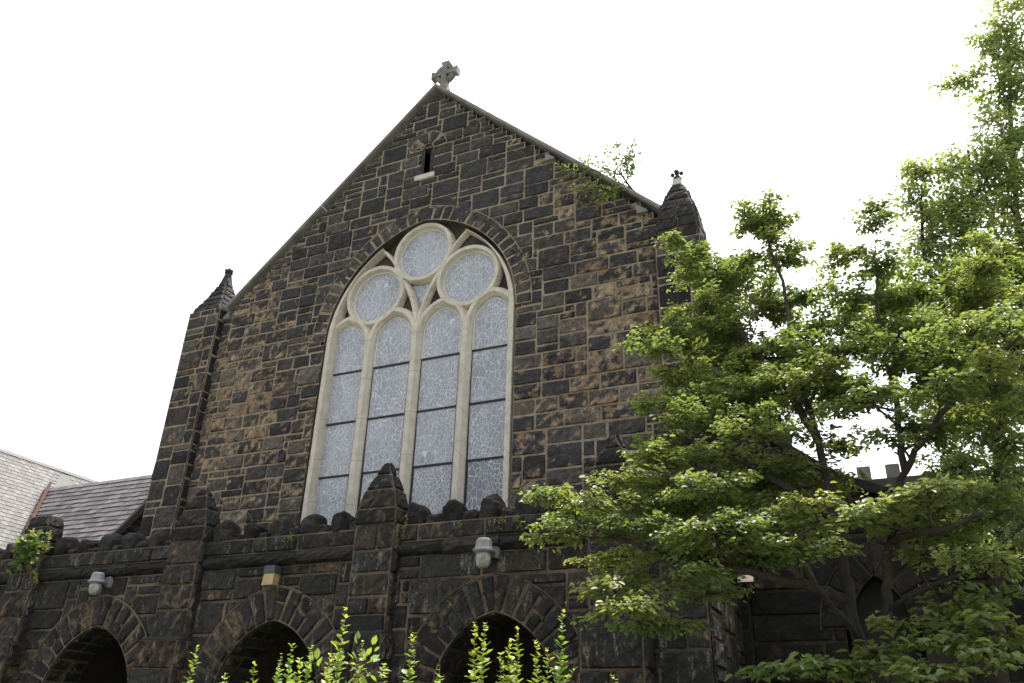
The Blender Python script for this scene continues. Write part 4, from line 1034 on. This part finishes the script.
SH = [(-3.92,4.0,2.1),(-3.62,4.19,2.02),(-3.07,3.75,2.01),(-3.32,4.14,2.11),(-3.12,4.06,2.09),(-2.71,3.78,2.24),(-2.89,4.24,2.14),(-2.51,3.9,1.97),(-2.34,3.89,2.12),(-2.16,4.24,2.21),(-1.87,3.79,2.15),(-1.85,4.04,2.1),(-1.86,4.16,2.17),(-1.58,3.75,2.06),(-1.61,4.18,2.26),(-1.29,4.01,1.92),(-2.79,3.8,2.02),(-3.89,4.25,1.96),(-3.03,3.87,2.0),(-2.19,3.93,1.96),(-1.99,4.23,2.05),(-1.53,3.77,2.02)]
rr_ = random.Random(2)
LEFT = [p for p in SH if p[0] < -2.25]; RIGHT = [p for p in SH if p[0] >= -2.25]
shrub('shrub', 'bright yellow green shrub with upright shoots before the middle porch arch', (-3.05, 4.0, 0), LEFT+[(rr_.uniform(-3.9, -2.3), rr_.uniform(3.7, 4.3), rr_.uniform(1.5, 1.88)) for _ in range(16)], M['shrub_leaf'], .042, 7, (3600, .85, .5, .1, 1.85), broad=[(-2.72, 4.0, 1.99, .10, 34), (-3.02, 4.0, 1.93, .13, 34)], group='shrubs in front of the porch')
shrub('shrub', 'bright green shrub with taller upright shoots before the porch arch nearest the tree', (-1.75, 4.0, 0), RIGHT+[(rr_.uniform(-2.1, -1.4), rr_.uniform(3.7, 4.3), rr_.uniform(1.5, 1.86)) for _ in range(10)], M['shrub_leaf'], .042, 8, (2400, .55, .5, .1, 1.82), group='shrubs in front of the porch')
# broad leaved undergrowth under the trees at lower right
UND = [(0.36,5.60,2.39,0.29,0.05),(0.56,5.50,2.44,0.23,0.05),(0.53,5.40,2.21,0.19,0.05),(-0.14,5.50,2.16,0.29,0.05),(0.10,5.30,2.03,0.33,0.05),(0.38,5.20,2.11,0.23,0.05),(-0.43,5.50,2.06,0.30,0.05),(0.25,5.70,2.53,0.18,0.04),(-0.31,5.40,2.07,0.49,0.06),(0.23,5.40,2.18,0.34,0.05),(0.42,5.30,2.30,0.27,0.05),(-0.64,5.40,2.03,0.30,0.05),(0.44,5.20,2.06,0.16,0.05),(0.02,5.50,2.31,0.26,0.04),(.75,5.4,2.2,.3,.05),(-.1,5.4,1.75,.5,.1),(.4,5.3,1.75,.4,.1)]
grow_tree('young_dogwood', 'low young dogwood spreading flat dark leaves along the lower right edge', (.05, 5.5, 0), [([(.05,5.5,0),(.05,5.5,.8),(.0,5.45,1.6),(-.2,5.4,2.05)], .03, .008), ([(.05,5.5,.9),(.2,5.42,1.6),(.35,5.35,2.15)], .02, .006)], UND, M['dogwood_leaf'], .068, 1100, 17, .03)
shrub('conifer_sprig', 'feathery bright green sprigs at the bottom right corner', (.42, 3.6, 0), [(.33, 3.55, 1.84), (.40, 3.6, 1.87), (.30, 3.62, 1.80), (.47, 3.6, 1.85), (.38, 3.5, 1.80)], M['shrub_leaf'], .035, 12, (200, .15, .1, .3, 1.7), .2, 'plant', .012)
# creeper on the broken pillar, sapling on the gable, weeds on the string course
shrub('creeper', 'green creeper sprouting over the broken left pillar top', (-13.15, 9.2, 4.1), [(-13.45, 9.2, 4.62), (-13.2, 9.2, 4.7), (-12.75, 9.2, 4.62), (-12.9, 9.2, 4.15), (-12.78, 9.2, 3.8), (-13.3, 9.2, 4.1), (-13.5, 9.2, 4.35), (-12.7, 9.2, 4.4), (-13.5, 9.2, 4.0)], M['weed_leaf'], .075, 14, (150, .30, .08, 3.95, 4.6), .75, 'plant', .03)
shrub('creeper', 'small creeper tuft on the wall at the left frame edge', (-14.2, 9.25, 4.0), [(-14.3, 9.2, 4.3), (-14.1, 9.2, 4.25), (-14.35, 9.2, 4.15)], M['weed_leaf'], .07, 15, (70, .2, .1, 3.8, 4.25), .75, 'plant', .03)
sap = thing('sapling', 'thin leafy sapling growing out of the right gable coping', 'sapling', (-3.05, GY+.1, 10.5))
wood = MB(); P, D, N, L, TN = [], [], [], [], []; rt = random.Random(6)
main = curve((-2.98, GY, 10.45), (-3.22, GY, 11.0), (-3.62, GY-.05, 11.75), 8); wood.tube(main, [.030-.0022*i for i in range(9)], 6)
ends = [(-4.35, 12.0, 11.95), (-4.1, 12.2, 12.15), (-3.3, 12.3, 12.2), (-3.55, 12.1, 12.3), (-4.5, 11.9, 11.3), (-4.3, 11.85, 10.95), (-3.9, 11.8, 10.65), (-4.0, 12.2, 11.6), (-3.6, 11.85, 10.55), (-3.25, 12.2, 11.7), (-4.6, 12.1, 11.65), (-4.4, 12.3, 12.3), (-3.9, 12.3, 12.5), (-3.2, 12.3, 12.4), (-4.75, 12.0, 11.9), (-3.45, 12.2, 12.0), (-3.75, 11.85, 10.9), (-4.25, 11.85, 11.2), (-3.15, 12.3, 11.95)]
for e in ends:
    s0 = main[rt.randint(3, 8)]; tw = curve(s0, (s0+Vector(e))/2+Vector((0, 0, .1)), e, 8); wood.tube(tw, [.011-.001*i for i in range(9)], 4)
    low = e[2] < 11.3
    for k_ in range(40 if low else 55):
        t = rt.uniform(.3, 1); i = min(7, int(t*8)); p = tw[i]+(tw[i+1]-tw[i])*(t*8-i)+Vector((rt.gauss(0, .05), rt.gauss(0, .05), rt.gauss(0, .05)))
        P.append(tuple(p)); D.append((rt.gauss(0, 1), rt.gauss(0, 1), rt.gauss(-.2, .6))); N.append((rt.gauss(0, .5), rt.gauss(0, .5), 1)); L.append(rt.uniform(.05, .085)); TN.append((rt.random(), max(0, rt.gauss(.35, .2)), rt.random()))
wood.build('stem', M['bark'], sap, True); leaf_mesh('foliage', P, D, N, L, .55, TN, M['weed_leaf'], sap)
def weed(x, y, z, label, h=.16, n=4, seed=0):
    rt = random.Random(seed); shrub('weed', label, (x, y, z), [(x+rt.uniform(-.09, .09), y-rt.uniform(0, .05), z+h*rt.uniform(.6, 1.1)) for _ in range(n)], M['weed_leaf'], .03, seed, (10, .05, .03, z, z+h*.4), .45, 'weed', .02, 'weeds rooted in the porch parapet', .002)
for i, (x, z, lab, h, n) in enumerate(((-7.9, 4.06, 'widest weed tuft on the ledge, above the amber box lamp', .24, 6), (-8.28, 4.03, 'thin upright weed on the ledge left of the tuft above the box lamp', .26, 3), (-5.98, 4.05, 'weed in the corner right of the pillar with the pointed top', .34, 5),
        (-5.05, 4.05, 'two leggy weeds on the ledge left of the clean jar lamp', .2, 3), (-4.5, 4.05, 'bushy weed on the ledge right of the clean jar lamp', .2, 5), (-4.22, 4.05, 'spreading weed on the ledge close to the tree branch', .22, 6), (-8.95, 4.05, 'tiny weed on the ledge just right of the second pillar from the left', .14, 3))):
    weed(x, PY-.09, z, lab, h, n, 60+i)
print('leaves', nd, ntl, 'objects', len(bpy.data.objects))
